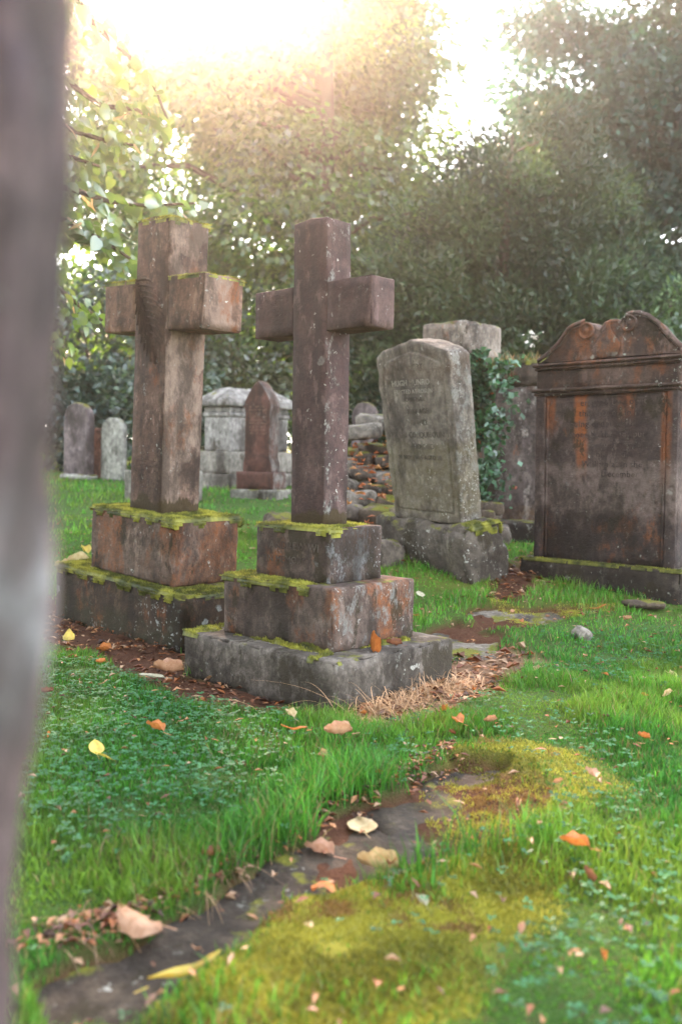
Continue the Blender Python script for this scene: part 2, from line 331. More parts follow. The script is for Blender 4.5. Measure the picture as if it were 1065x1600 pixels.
def lawn():
    parts = []
    for (n, y0, y1, hm, w) in ((270000, 1.25, 4.6, .046, .0036), (120000, 4.4, 8.2, .045, .0055), (90000, 8, 24, .055, .014)):
        x, y = wedge(n, y0, y1); p = grassp(x, y)
        clump = fbm(x, y, 5, 71); keep = rng.random(n) < p * (.35 + .9 * clump); x, y = x[keep], y[keep]
        edge = np.minimum.reduce([np.abs(sdist(POLY[k], x, y)) for k in ('slabA', 'slabB')]); tall = sstep(.22, .02, edge) * (y > 2.2) * (x < .5)
        h = hm * (.45 + .7 * rng.random(len(x))) * (.25 + 1.5 * sstep(.25, .75, fbm(x, y, 2.6, 81))) * (1 + .55 * tall); h *= np.where(rng.random(len(x)) > .97, 1.5, 1)
        pc = np.maximum(mask('clover', x, y, .2) * .35, .0); h *= 1 - pc
        parts.append(blades(x, y, h, w * (.7 + .6 * rng.random(len(x))), gcol(x, y, len(x))))
    co, ix, sz, cl = joined(parts)
    prop(link('grass', np_mesh('grass', co, ix, sz, M_grass, cl)), 'short green lawn grass growing between the graves', 'grass', kind='stuff')
lawn()
def clover():
    n = 26000; x, y = wedge(n, 1.3, 5.2); inside = mask('clover', x, y, .25); rest = ((fbm(x, y, 1.4, 91) > .6) & (x > .1)) * .4
    k = rng.random(n) < np.maximum(inside * .95, np.maximum(rest, .04)) * grassp(x, y); x, y = x[k], y[k]; n = len(x)
    z = hgt(x, y) + .022 + .026 * rng.random(n); a0 = rng.random(n) * 6.28; s = .006 + .006 * rng.random(n); co = []; cl = []
    base = np.array([.036, .125, .048]) * (.6 + .9 * rng.random((n, 1)))
    for j in range(3):
        a = a0 + j * 2.094; tl = (rng.random(n) - .3) * .5
        u = np.stack([np.cos(a), np.sin(a), tl], 1); v = np.stack([-np.sin(a), np.cos(a), (rng.random(n) - .5) * .5], 1); c = np.stack([x, y, z], 1)
        q = np.stack([c, c + u * s[:, None] * .8 + v * s[:, None] * .6, c + u * s[:, None] * 1.45, c + u * s[:, None] * .8 - v * s[:, None] * .6], 1)
        co.append(q.reshape(-1, 3)); cl.append(np.repeat(base, 4, 0))
    co = np.concatenate(co); cl = np.concatenate(cl); idx = np.arange(len(co)); b = NB('clover_leaf')
    prop(link('clover', np_mesh('clover', co, idx, np.full(len(co) // 4, 4), b.leafy(b.attr(), .3, gloss=.02, rough=.5), cl)), 'low blue green clover patches growing through the lawn', 'clover', kind='stuff')
clover()
NMS = NB('moss_tuft'); M_moss = NMS.leafy(NMS.attr(), .3, gloss=.02)
def mosscol(n, dk=1.0, t=None):
    r = rng.random((n, 1)) if t is None else t
    return (np.array([[.075, .085, .016]]) * (1 - r) + np.array([[.37, .36, .055]]) * r) * dk * (.75 + .5 * rng.random((n, 1)))
def spikes(P, N, h, w, col):
    n = len(P); d = N + (rng.random((n, 3)) - .5) * 1.5; d /= np.linalg.norm(d, axis=1)[:, None]; r = rng.random((n, 3)) - .5; t = np.cross(d, r); t /= np.linalg.norm(t, axis=1)[:, None] + 1e-9
    hh = (h * (.5 + rng.random(n)))[:, None]; q = np.stack([P - t * w / 2, P + t * w / 2, P + d * hh], 1).reshape(-1, 3)
    return q, np.arange(3 * n), np.full(n, 3), np.repeat(col, 3, 0)
def ground_moss():
    parts = []
    for key, dens in (('moss1', 100000), ('moss2', 26000), ('mossD', 24000), ('slabB', 16000)):
        P = np.array(POLY[key]); x = rng.uniform(P[:, 0].min() - .1, P[:, 0].max() + .1, dens * 1); y = rng.uniform(P[:, 1].min() - .1, P[:, 1].max() + .1, dens)
        m = mask(key, x, y, .06) * sstep(.22, .42, fbm(x, y, 6, 101))
        if key == 'slabB': m = m * sstep(.58, .66, fbm(x, y, 5, 111)) * (x > .25)
        k = rng.random(dens) < m; x, y = x[k], y[k]; n = len(x)
        t = sstep(.3, .7, fbm(x, y, 4, 121))[:, None]; c = mosscol(n, 1.05, np.clip(.25 + t * .75 + (rng.random((n, 1)) - .5) * .5, 0, 1))
        br = (fbm(x, y, 7, 131) + .12 * rng.random(n) > .79)[:, None]; c = np.where(br, np.array([[.24, .15, .05]]) * (.6 + .7 * rng.random((n, 1))), c)
        parts.append(spikes(np.stack([x, y, hgt(x, y) + .001], 1), np.array([[0, 0, 1.]]), .009 * np.ones(n), .0045, c))
    co, ix, sz, cl = joined(parts)
    prop(link('moss_carpet', np_mesh('moss_carpet', co, ix, sz, M_moss, cl)), 'yellow green moss carpet spreading over the stone path', 'moss', kind='stuff')
ground_moss()
def curl_quads(x, y, z, L, W, col, tilt=.5):
    """small curled leaf scraps: two quads folded along the middle"""
    n = len(x); a = rng.random(n) * 6.28; u = np.stack([np.cos(a), np.sin(a), (rng.random(n) - .5) * tilt], 1); v = np.stack([-np.sin(a), np.cos(a), (rng.random(n) - .5) * tilt], 1)
    c = np.stack([x, y, z], 1); up_ = np.array([[0, 0, 1.]]); cu = (rng.random((n, 1)) * .8) * W[:, None]
    p = np.stack([c - u * L[:, None] / 2, c - v * W[:, None] / 2 + up_ * cu, c + u * L[:, None] / 2, c + v * W[:, None] / 2 + up_ * cu], 1)
    b = (np.arange(n) * 4)[:, None]
    return p.reshape(-1, 3), np.concatenate([b + np.array([[0, 1, 2]]), b + np.array([[0, 2, 3]])], 1).ravel(), np.full(2 * n, 3), np.repeat(col, 4, 0)
def litter():
    parts = []
    pal = np.array([(.14, .05, .022), (.24, .085, .03), (.10, .045, .025), (.34, .16, .07), (.36, .23, .14), (.06, .03, .02)])
    for key, n, L0 in (('mulch', 7000, .046), ('straw', 2600, .055), ('litter', 1000, .06)):
        P = np.array(POLY[key]); x = rng.uniform(P[:, 0].min() - .15, P[:, 0].max() + .15, n); y = rng.uniform(P[:, 1].min() - .15, P[:, 1].max() + .15, n)
        k = rng.random(n) < mask(key, x, y, .1); x, y = x[k], y[k]; m = len(x); L = L0 * (.35 + 1.1 * rng.random(m) ** 2)
        parts.append(curl_quads(x, y, hgt(x, y) + .004 + .014 * rng.random(m), L, L * (.25 + .3 * rng.random(m)), pal[rng.integers(0, 6, m)] * (.7 + .6 * rng.random((m, 1)))))
    n = 2600; x, y = wedge(n, 1.5, 9); parts.append(curl_quads(x, y, hgt(x, y) + .03, .03 * (.5 + rng.random(n)), .012 * (.6 + rng.random(n)), pal[rng.integers(0, 5, n)] * 1.1))
    # leaf debris on the far side of the path edge and between the turf tufts
    e = np.array([(-.60, 1.85), (-.45, 2.0), (-.27, 2.22), (-.1, 2.53), (.07, 2.74), (.2, 2.92), (.4, 3.2)]); t = rng.random(700) * (len(e) - 1.001); i = t.astype(int); f = (t - i)[:, None]
    q = e[i] * (1 - f) + e[i + 1] * f + rng.normal(0, .035, (700, 2)); L = .018 + .03 * rng.random(700) ** 2
    parts.append(curl_quads(q[:, 0], q[:, 1], hgt(q[:, 0], q[:, 1]) + .006 + .015 * rng.random(700), L, L * .4, pal[rng.integers(0, 6, 700)]))
    co, ix, sz, cl = joined(parts); b = NB('leaf_litter')
    prop(link('leaf_litter', np_mesh('leaf_litter', co, ix, sz, b.leafy(b.attr(), .2, gloss=.03), cl)), 'brown leaf and bark litter strewn round the grave bases', 'leaf litter', kind='stuff')
litter()
def ribbon_set(starts, dirs, lens, droop, w, cols, seg=5):
    co, ix, sz, cl, o = [], [], [], [], 0
    for s, d, L, dr, c in zip(starts, dirs, lens, droop, cols):
        s = np.array(s, float); d = np.array(d, float); d /= np.linalg.norm(d); side = np.cross(d, [0, 0, 1.]); side /= np.linalg.norm(side) + 1e-9
        wob = rng.normal(0, .12, 3)
        for k in range(seg + 1):
            t = k / seg; p = s + d * L * t + np.array([0, 0, -dr * L * t * t]) + wob * L * t * t; ww = w * (1 - .8 * t)
            co += [p - side * ww / 2, p + side * ww / 2]; cl += [c, c]
        for k in range(seg): ix += [o + 2 * k, o + 2 * k + 1, o + 2 * k + 3, o + 2 * k + 2]; sz.append(4)
        o += 2 * (seg + 1)
    return np.array(co), np.array(ix), np.array(sz), np.array(cl)
def dry_grass():
    n = 1200; P = np.array([(.05, 3.62), (.18, 3.82), (.30, 3.98), (.42, 4.1), (.5, 4.2)]); t = rng.random(n) * 3.999; i = t.astype(int); f = (t - i)[:, None]
    q = P[i] * (1 - f) + P[i + 1] * f + rng.normal(0, .05, (n, 2)) + np.array([.04, -.04]); z = hgt(q[:, 0], q[:, 1])
    a = rng.random(n) * 6.28; d = np.stack([np.cos(a) + .25, np.sin(a) - .3, .3 + rng.random(n) * .9], 1); L = .08 + .16 * rng.random(n)
    c = np.array([[.55, .33, .17]]) * (.5 + .8 * rng.random((n, 1)))
    parts = [ribbon_set(np.column_stack([q, z]), d, L, .4 + .6 * rng.random(n), .0042, c)]
    s = [(-.25, 3.60, .0), (-.33, 3.66, 0), (.0, 3.56, 0), (.06, 3.54, 0), (-.14, 3.58, 0), (.15, 3.6, 0), (.12, 3.62, 0)]
    parts.append(ribbon_set(s, [(.9, .1, .5), (-.8, .2, .35), (-.5, .15, .9), (-.9, .1, .8), (.9, -.1, .7), (-.6, .1, 1), (.5, -.2, 1)], [.38, .3, .32, .4, .3, .3, .3], [.35, .3, .5, .45, .5, .5, .6], .004, [(.45, .27, .14)] * 7, 8))
    # dead stems at the turf edge on the left of the path
    m = 140; e = np.array([(-.60, 1.87), (-.45, 2.02), (-.30, 2.2), (-.15, 2.45)]); t = rng.random(m) * 2.999; i = t.astype(int); f = (t - i)[:, None]; q = e[i] * (1 - f) + e[i + 1] * f + rng.normal(0, .03, (m, 2))
    a = rng.random(m) * 6.28; parts.append(ribbon_set(np.column_stack([q, hgt(q[:, 0], q[:, 1])]), np.stack([np.cos(a) + .2, np.sin(a) - .5, .15 + .5 * rng.random(m)], 1), .06 + .1 * rng.random(m), .5 + .4 * rng.random(m), .003, np.array([[.30, .17, .08]]) * (.4 + .9 * rng.random((m, 1)))))
    co, ix, sz, cl = joined(parts); b = NB('dry_straw')
    prop(link('dry_grass', np_mesh('dry_grass', co, ix, sz, b.leafy(b.attr(), .25, gloss=.04), cl)), 'dry straw coloured grass heaped beside the stepped cross base', 'dry grass', kind='stuff')
dry_grass()

# ------------------------------------------------------------------ stone building blocks
def block_geo(size, r=.012, step=.035, rough=.0025, chip=.006, seed=0.0, c=(0, 0, 0), fn=None):
    """rounded, slightly uneven stone block centred on c; returns verts, faces"""
    ax = []
    for s in size:
        h = s / 2; rr = min(r, h * .9); n = max(1, int(round((s - 2 * rr) / step)))
        ax.append([-h, -h + rr * .35] + list(np.linspace(-h + rr, h - rr, n + 1)) + [h - rr * .35, h])
    nx, ny, nz = (len(a) for a in ax); ids = {}; V = []; Fc = []
    hs = [s / 2 for s in size]; rr = [min(r, h * .9) for h in hs]
    def vid(i, j, k):
        key = (i, j, k)
        if key in ids: return ids[key]
        p = [ax[0][i], ax[1][j], ax[2][k]]; q = [max(-hs[t] + rr[t], min(hs[t] - rr[t], p[t])) for t in range(3)]
        d = Vector([p[t] - q[t] for t in range(3)]); L = d.length
        e = sum(1 for t in range(3) if abs(p[t] - q[t]) > 1e-6)
        if L > 1e-9: d /= L
        P = Vector(q) + Vector([d[t] * rr[t] for t in range(3)]) if e > 1 else Vector(p)
        w = P + Vector((seed * 3.1, seed * 1.7, seed)); disp = rough * (mnoise.noise(w * 9) + .6 * mnoise.noise(w * 27))
        if e > 1 and chip: disp -= chip * (max(0, mnoise.noise(w * 12) + .8 * mnoise.noise(w * 37)) * 2.4 + .15)
        P = P + d * disp + Vector(c)
        if fn: P = Vector(fn(P))
        ids[key] = len(V); V.append(P); return ids[key]
    for (A, B, Cc, nA, nB, nC) in ((0, 1, 2, nx, ny, nz), (1, 2, 0, ny, nz, nx), (2, 0, 1, nz, nx, ny)):
        for side in (0, nC - 1):
            for a in range(nA - 1):
                for b in range(nB - 1):
                    quad = []
                    for (da, db) in ((0, 0), (1, 0), (1, 1), (0, 1)):
                        ijk = [0, 0, 0]; ijk[A] = a + da; ijk[B] = b + db; ijk[Cc] = side; quad.append(vid(*ijk))
                    Fc.append(quad if side else quad[::-1])
    return V, Fc
def block(name, size, mat, parent=None, c=(0, 0, 0), loc=(0, 0, 0), rot=(0, 0, 0), **k):
    V, Fc = block_geo(size, c=c, **k); return link(name, mesh(name, V, Fc, mat), parent, loc, rot)
def resample(prof, step):
    out = []
    for i in range(len(prof)):
        a, b = Vector((*prof[i], 0)), Vector((*prof[(i + 1) % len(prof)], 0)); n = max(1, int(round((b - a).length / step)))
        for t in range(n): p = a.lerp(b, t / n); out.append((p.x, p.y))
    return out
def inset(pl, d):
    n = len(pl); out = []
    for i in range(n):
        a, b, c = pl[i - 1], pl[i], pl[(i + 1) % n]; t = Vector((c[0] - a[0], c[1] - a[1])); t.normalize(); out.append((b[0] - t.y * d, b[1] + t.x * d))
    return out
def profile_slab(name, prof, D, mat, parent, y0=0.0, bev=.012, rough=.004, side_rough=None, seed=0, step=.03, rings=3, panel=None, face_step=None):
    """slab whose front outline (counter-clockwise in x,z) is extruded along y; optional raised flat panel (inset, rise)"""
    pl = resample(prof, step); n = len(pl); V, Fc = [], []; sr = rough if side_rough is None else side_rough
    def ring(p2, y, rg):
        s = len(V)
        for (x, z) in p2:
            w = Vector((x * 1.0, y, z + seed * 7.3)); q = rg * (mnoise.noise(w * 10) + .7 * mnoise.noise(w * 26))
            V.append((x + q, y + q * .6, z + rg * mnoise.noise(w * 12 + Vector((5, 5, 5)))))
        return s
    rs = []
    yf, yb = y0 - D / 2, y0 + D / 2
    if panel:
        pi, rise = panel
        xs_p = [p[0] for p in pl]; zs_p = [p[1] for p in pl]; W_, Z0_, Z1_ = max(xs_p) - min(xs_p), min(zs_p), max(zs_p)
        def sc_in(d): return [(x * (1 - 2 * d / W_), (Z0_ + Z1_) / 2 + (z - (Z0_ + Z1_) / 2) * (1 - 2 * d / (Z1_ - Z0_))) for (x, z) in pl]
        rs += [ring(sc_in(pi + .014), yf - rise, 0), ring(sc_in(pi + .010), yf - rise, 0), ring(sc_in(pi), yf + .004, rough * .3), ring(sc_in(pi - .006), yf, rough * .4), ring(sc_in(bev * 1.6), yf + .002, rough)]
    else:
        rs += [ring(inset(pl, bev + .003), yf, rough * .25), ring(inset(pl, bev), yf, rough * .35)]
    rs.append(ring(inset(pl, bev * .3), yf + bev * .4, sr)); rs.append(ring(pl, yf + bev * 1.1, sr))
    for k in range(1, rings): rs.append(ring(pl, yf + bev + (D - 2 * bev) * k / rings, sr * 1.2))
    rs.append(ring(pl, yb - bev, sr)); rs.append(ring(inset(pl, bev), yb, rough))
    for a, b in zip(rs[:-1], rs[1:]):
        for i in range(n): Fc.append((a + i, b + i, b + (i + 1) % n, a + (i + 1) % n))
    Fc.append(tuple(rs[0] + i for i in range(n))); Fc.append(tuple(rs[-1] + i for i in range(n))[::-1])
    return link(name, mesh(name, V, Fc, mat), parent)
def text_part(name, lines, mat, parent, y, depth=.0012):
    for (txt, size, x, z) in lines:
        cu = bpy.data.curves.new('lettering', 'FONT'); cu.body = txt; cu.size = size; cu.align_x = 'CENTER'; cu.extrude = depth; cu.resolution_u = 2; cu.space_character = 1.08
        ob = bpy.data.objects.new('lettering', cu); COL.objects.link(ob); dg = bpy.context.evaluated_depsgraph_get(); dg.update()
        me = bpy.data.meshes.new_from_object(ob.evaluated_get(dg))
        V = [(v.co.x + x, y - v.co.z, v.co.y + z) for v in me.vertices]; Fc = [list(p.vertices) for p in me.polygons]
        bpy.data.objects.remove(ob); bpy.data.curves.remove(cu); bpy.data.meshes.remove(me)
        link(name, mesh(name, V, Fc, mat, False), parent)
def letter_mat(name, c1, c2, thr=.5):
    b = NB(name); f = b.ramp(b.noise(14, 4, .6), thr - .1, thr + .1); return b.princ(b.mix(f, tuple(x * .62 for x in c1), tuple(x * .62 for x in c2)), .95)
def stone_moss(parent, rect, z, zone, th=.02, drape=.02, seed=0, dk=1.0, name='moss', cell=.012, nspk=1.6, sp=.011):
    """cushions of moss lying on a block's flat top (rect, z), hanging over its edges; zone(x, y) gives the cover 0..1"""
    x0, x1, y0, y1 = rect; xs = np.arange(x0 - drape, x1 + drape + cell, cell); ys = np.arange(y0 - drape, y1 + drape + cell, cell); X, Y = np.meshgrid(xs, ys)
    nz = fbm(X, Y, 14, seed, 3) * .6 + fbm(X, Y, 45, seed + 3, 2) * .4; cov = np.clip(zone(X, Y), 0, 1); h = np.clip((cov - (1 - nz) * 1.25) * 2.0, 0, 1)
    ex = np.maximum(np.maximum(x0 - X, X - x1), 0); ey = np.maximum(np.maximum(y0 - Y, Y - y1), 0); b = np.maximum(ex, ey)
    h = np.where(b > drape * np.clip(3.4 * fbm(X, Y, 16, seed + 5, 3) - 1.35, 0, 1.6), 0, h); e = .004 + .007 * np.sqrt(h)
    PX = np.clip(X, x0 - np.where(ex > 0, e, 0), x1 + np.where(ex > 0, e, 0)); PY = np.clip(Y, y0 - np.where(ey > 0, e, 0), y1 + np.where(ey > 0, e, 0))
    PZ = z + h * th * (.05 + .55 * nz) * np.where(b > 0, .5, 1) - b * 1.4 - .003
    ny, nx = X.shape; on = h > 0; q = on[:-1, :-1] | on[1:, :-1] | on[:-1, 1:] | on[1:, 1:]; r, c = np.nonzero(q); a = r * nx + c
    if len(a) == 0: return None
    co = np.stack([PX.ravel(), PY.ravel(), PZ.ravel()], 1); idx = np.stack([a, a + 1, a + nx + 1, a + nx], 1).ravel()
    tt = np.clip(fbm(X, Y, 16, seed + 9, 3).ravel()[:, None] * 2.4 - .75, 0, 1); cl = mosscol(len(co), dk * .75, tt)
    used = np.unique(idx); remap = np.full(len(co), -1); remap[used] = np.arange(len(used))
    parts = [(co[used], remap[idx], np.full(len(a), 4), cl[used])]
    src = np.nonzero(on.ravel())[0]; k = int(len(src) * nspk * 5); s = rng.choice(src, k); P = co[s] + (rng.random((k, 3)) - .5) * np.array([cell, cell, .002])
    N = np.stack([np.where(X.ravel()[s] > x1, 1., np.where(X.ravel()[s] < x0, -1., 0)), np.where(Y.ravel()[s] < y0, -1., np.where(Y.ravel()[s] > y1, 1., 0)), np.ones(k)], 1)
    parts.append(spikes(P, N, sp * .85 * np.ones(k), .0036, mosscol(k, dk, np.clip(tt[s] + (rng.random((k, 1)) - .5) * .6, 0, 1))))
    co, ix, sz, cl = joined(parts); o = link(name, np_mesh(name, co, ix, sz, M_moss, cl), parent); o['kind'] = 'stuff'; return o
def rotm(yaw, tx, ty): return (Matrix.Rotation(ty, 3, 'Y') @ Matrix.Rotation(tx, 3, 'X') @ Matrix.Rotation(yaw, 3, 'Z')).to_euler()

# ------------------------------------------------------------------ the front (right) stepped cross
M_rc = stone('plum_sandstone', (.066, .037, .035), (.112, .070, .065), lich=.06, low=(.68, .085), right_lich=.22, off=1, bump=.35)
M_rs3 = stone('sooty_sandstone', (.065, .044, .035), (.125, .09, .076), rust=.5, dark=.4, topmoss=.2, right_lich=.65, off=2, lichcol=(.36, .38, .40))
M_rs2 = stone('rusty_step_stone', (.085, .055, .045), (.15, .112, .095), rust=.62, dark=.45, topmoss=.25, right_lich=.6, off=3, lichcol=(.40, .40, .38))
M_rs1 = stone('grey_plinth_stone', (.115, .10, .086), (.205, .18, .158), dark=.5, lich=.18, topmoss=.12, off=4, bands=[(-.1, .12, (.05, .042, .032), .75)])
rc = prop(empty('stone_cross', (-.098, 4.264, 0), rotm(-.753, -.0089, -.0015)), 'plain plum coloured stone cross on three grey mossy steps, nearest the camera', 'gravestone')
rc1 = block('bottom_step', (.952, .784, .235), M_rs1, rc, c=(0, 0, .1752 - .1175), r=.012, chip=.012, seed=1)
rc2 = block('middle_step', (.689, .537, .27), M_rs2, rc, c=(0, 0, .1752 + .1318), r=.01, chip=.008, seed=2)
rc3 = block('upper_step', (.455, .35, .24), M_rs3, rc, c=(0, 0, .442 + .1155), r=.008, chip=.006, seed=3)
block('shaft', (.21, .155, 1.35), M_rc, rc, c=(0, 0, .6775 + .673), r=.006, chip=.004, rough=.0015, seed=4, fn=lambda p: (p[0], p[1], p[2] - .10 * abs(p[0]) * (1 if p[2] > 1.9 else 0)))
for s in (-1, 1):
    block('cross_arm', (.2555, .152, .211), M_rc, rc, c=(s * (.105 + .1275), 0, 1.6335), r=.005, chip=.004, rough=.0015, seed=5 + s)
M_let1 = letter_mat('worn_lead_lettering', (.075, .052, .043), (.125, .10, .088), .5)
text_part('inscription', [('ANDREW WI', .05, .02, .572), ('IN MEMORY', .045, -.03, .512)], M_let1, rc3, -.1764)
stone_moss(rc3, (-.2275, .2275, -.175, .175), .6775, lambda x, y: .95 * sstep(.23, .10, x + .3 * y) + .55 * sstep(.2, .1, np.maximum(np.abs(x) - .1, np.abs(y) - .08)), .018, .022, 1)
stone_moss(rc2, (-.3445, .3445, -.2685, .2685), .442, lambda x, y: .92 * sstep(-.13, -.2, y) * sstep(.3, .12, x) + .9 * sstep(-.24, -.3, x) + .5 * sstep(.0, -.03, np.abs(x - .24) - .02) * (y > -.02), .022, .03, 2)
stone_moss(rc1, (-.476, .476, -.392, .392), .1752, lambda x, y: .95 * sstep(-.355, -.27, y) * sstep(.37, .33, x) * (y < -.26) * (.5 + .7 * sstep(-.3, .2, x)) + .95 * sstep(-.34, -.42, x) + .7 * (x > .34) * sstep(.40, .345, x) * sstep(.3, .1, y) + .45 * sstep(.30, .42, x) * sstep(-.3, -.36, y), .035, .012, 3)
# taller cushions crowded against the foot of the middle step
stone_moss(rc1, (.345, .375, .02, .2), .178, lambda x, y: 1.0 + 0 * x, .06, .004, 4, cell=.008)
stone_moss(rc1, (-.05, .33, -.292, -.268), .178, lambda x, y: .85 + .3 * fbm(x, y, 9, 5), .055, .004, 6, dk=.8, cell=.008)

# ------------------------------------------------------------------ the rear (left) cross with the carved palm
M_lc = stone('brown_red_sandstone', (.125, .072, .055), (.20, .128, .098), rust=.25, lich=.12, low=(.69, .10), topmoss=.9, pale=(.30, .225, .18), off=7, bump=.4)
M_la = stone('orange_stained_sandstone', (.15, .082, .056), (.235, .14, .098), rust=.3, lich=.1, topmoss=.8, pale=(.31, .22, .175), off=8, bump=.4)
M_ls2 = stone('rust_stained_block', (.12, .072, .053), (.205, .148, .118), rust=.8, dark=.35, topmoss=.9, off=9, lich=.1)
M_ls1 = stone('black_mossy_block', (.042, .030, .021), (.085, .052, .032), rust=.55, dark=.6, topmoss=.8, lich=.5, off=10, bands=[(-.1, .13, (.035, .035, .014), .8)], lichcol=(.42, .46, .46))
M_palm = stone('palm_stained_stone', (.10, .058, .044), (.155, .098, .075), dark=.1, off=7, bump=.4)
lc = prop(empty('stone_cross', (-1.0303, 5.4153, -.0202), rotm(-.7535, .0334, .0349)), 'taller brown sandstone cross with carved palm branch, on two thickly mossed blocks', 'gravestone')
lc1 = block('bottom_step', (1.267, .63, .45), M_ls1, lc, c=(0, 0, .3132 - .225), r=.025, chip=.016, rough=.006, seed=11)
lc2 = block('upper_step', (.797, .453, .37), M_ls2, lc, c=(0, 0, .3132 + .179), r=.02, chip=.01, rough=.004, seed=12)
lcs = block('shaft', (.299, .265, 1.62), M_lc, lc, c=(0, 0, .6766 + .81), r=.008, chip=.006, rough=.002, seed=13, fn=lambda p: (p[0], p[1], p[2] - (.12 * abs(p[0]) if p[2] > 2.2 else 0)))
for s in (-1, 1):
    la_ = block('cross_arm', (.313, .261, .287), M_la, lc, c=(s * (.1495 + .1555), 0, 1.8215), r=.008, chip=.007, rough=.002, seed=14 + s)
    stone_moss(la_, (min(s * .15, s * .46), max(s * .15, s * .46), -.13, .13), 1.963, lambda x, y: .85 + .0 * x, .014, .014, 14 + s, nspk=2.0)
def palm():
    V, Fc = [], []; y = -.1325
    def leaflet(p0, p1, bend, w, h):
        p0, p1 = Vector((*p0, 0)), Vector((*p1, 0)); d = p1 - p0; nrm = Vector((-d.y, d.x, 0)); s = len(V); N = 8
        for k in range(N + 1):
            t = k / N; c = p0.lerp(p1, t) + nrm * bend * 4 * t * (1 - t); ww = w * math.sin(math.pi * min(1, .08 + t * .92)) ** .7 + .0006; nn = nrm.normalized()
            V.append((c.x + nn.x * ww, y + .001, c.y + nn.y * ww)); V.append((c.x, y - h * (1 - .3 * t), c.y)); V.append((c.x - nn.x * ww, y + .001, c.y - nn.y * ww))
        for k in range(N):
            a = s + 3 * k; Fc.extend([(a, a + 1, a + 4, a + 3), (a + 1, a + 2, a + 5, a + 4)])
    st = [(-.14, 1.965), (-.11, 1.90), (-.07, 1.83), (-.01, 1.72), (.03, 1.60), (.06, 1.53)]
    for a, b in zip(st[:-1], st[1:]): leaflet(a, b, 0, .006, .012)
    R = list(zip([(-.135, 1.955), (-.12, 1.925), (-.105, 1.895), (-.09, 1.865), (-.07, 1.83), (-.05, 1.79), (-.03, 1.755), (-.01, 1.72), (.01, 1.67)], [(.01, 1.94), (.05, 1.885), (.08, 1.84), (.105, 1.79), (.125, 1.75), (.14, 1.70), (.144, 1.655), (.138, 1.60), (.125, 1.555)]))
    L = list(zip([(-.138, 1.95), (-.125, 1.92), (-.11, 1.885), (-.09, 1.85), (-.075, 1.82), (-.05, 1.78), (-.03, 1.74), (-.01, 1.70), (.015, 1.65), (.03, 1.61)], [(-.142, 1.83), (-.138, 1.77), (-.122, 1.71), (-.10, 1.66), (-.078, 1.61), (-.05, 1.57), (-.02, 1.54), (.015, 1.51), (.055, 1.495), (.09, 1.505)]))
    def dbl(Q): return Q + [(((a[0][0] + b[0][0]) / 2, (a[0][1] + b[0][1]) / 2), ((a[1][0] + b[1][0]) / 2 - .006, (a[1][1] + b[1][1]) / 2 + .006)) for a, b in zip(Q[:-1], Q[1:])]
    for a, b in R: leaflet(a, b, .10, .0082, .017)
    for a, b in L: leaflet(a, b, .05, .0068, .014)
    return link('carved_palm', mesh('carved_palm', V, Fc, M_palm, True), lcs)
palm()
def worn_rows(parent, x0, x1, z0, z1, rows, y, mat, seed):
    r = random.Random(seed); V, Fc = [], []
    for k in range(rows):
        z = z1 - (z1 - z0) * (k + .5) / rows; hh = (z1 - z0) / rows * .27; x = x0 + r.random() * .02
        while x < x1:
            if r.random() < .72:
                w = .0015 + r.random() * .0022; dz = hh * (.4 + .6 * r.random()); o = len(V); zc = z + (r.random() - .5) * hh
                if r.random() < .35: w, dz = .005, .0018
                V += [(x - w, y, zc - dz), (x + w, y, zc - dz), (x + w, y, zc + dz), (x - w, y, zc + dz), (x, y - .0012, zc)]
                Fc += [(o, o + 1, o + 4), (o + 1, o + 2, o + 4), (o + 2, o + 3, o + 4), (o + 3, o, o + 4)]
            x += .009 + r.random() * .006
    return link('worn_inscription', mesh('worn_inscription', V, Fc, mat, False), parent)
M_let2 = letter_mat('worn_cut_lettering', (.055, .035, .028), (.15, .10, .085), .5)
worn_rows(lcs, -.10, .13, .80, .98, 6, -.1338, M_let2, 3)
worn_rows(lc2, -.12, .16, .44, .58, 3, -.2278, M_let2, 4)
stone_moss(lc2, (-.3985, .3985, -.2265, .2265), .6765, lambda x, y: 1.15 - .5 * sstep(.12, .0, np.abs(y)) * 0, .026, .032, 11)
stone_moss(lc1, (-.6335, .6335, -.315, .315), .3132, lambda x, y: 1.1 * sstep(-.20, -.25, y) * sstep(.62, .45, x) + .95 * sstep(-.38, -.46, x) + .9 * sstep(.0, .04, x - .40) * sstep(.18, .1, np.abs(y + .12)), .026, .035, 12, dk=.9)
stone_moss(lcs, (-.15, .15, -.1325, .1325), 2.283, lambda x, y: .95 - .2 * sstep(0, .1, x), .016, .02, 13, nspk=2.4)


# ------------------------------------------------------------------ the leaning headstone in the middle
M_mid = stone('lichened_grey_sandstone', (.14, .12, .10), (.225, .20, .17), dark=.2, lich=.14, right_lich=.75, off=12, lichcol=(.52, .52, .48), bump=.7,
              bands=[(.35, .85, (.16, .135, .055), .4), (1.30, 1.42, (.11, .075, .05), .6)])
M_midb = stone('rough_grey_boulder', (.085, .072, .06), (.16, .137, .115), dark=.48, lich=.3, topmoss=.5, off=13, bump=1.0)
mh = prop(empty('headstone', (.7221, 6.7312, .2497), rotm(-.9855, .0973, -.1305)), 'grey headstone with shallow peaked top leaning left on a rough block', 'gravestone')
prof_mid = [(-.37, .30), (.37, .30), (.385, .8), (.398, 1.36), (.401, 1.425), (.375, 1.458), (.309, 1.487), (.15, 1.537), (.009, 1.562), (-.168, 1.537), (-.33, 1.505), (-.385, 1.475), (-.398, 1.42), (-.388, .9)]
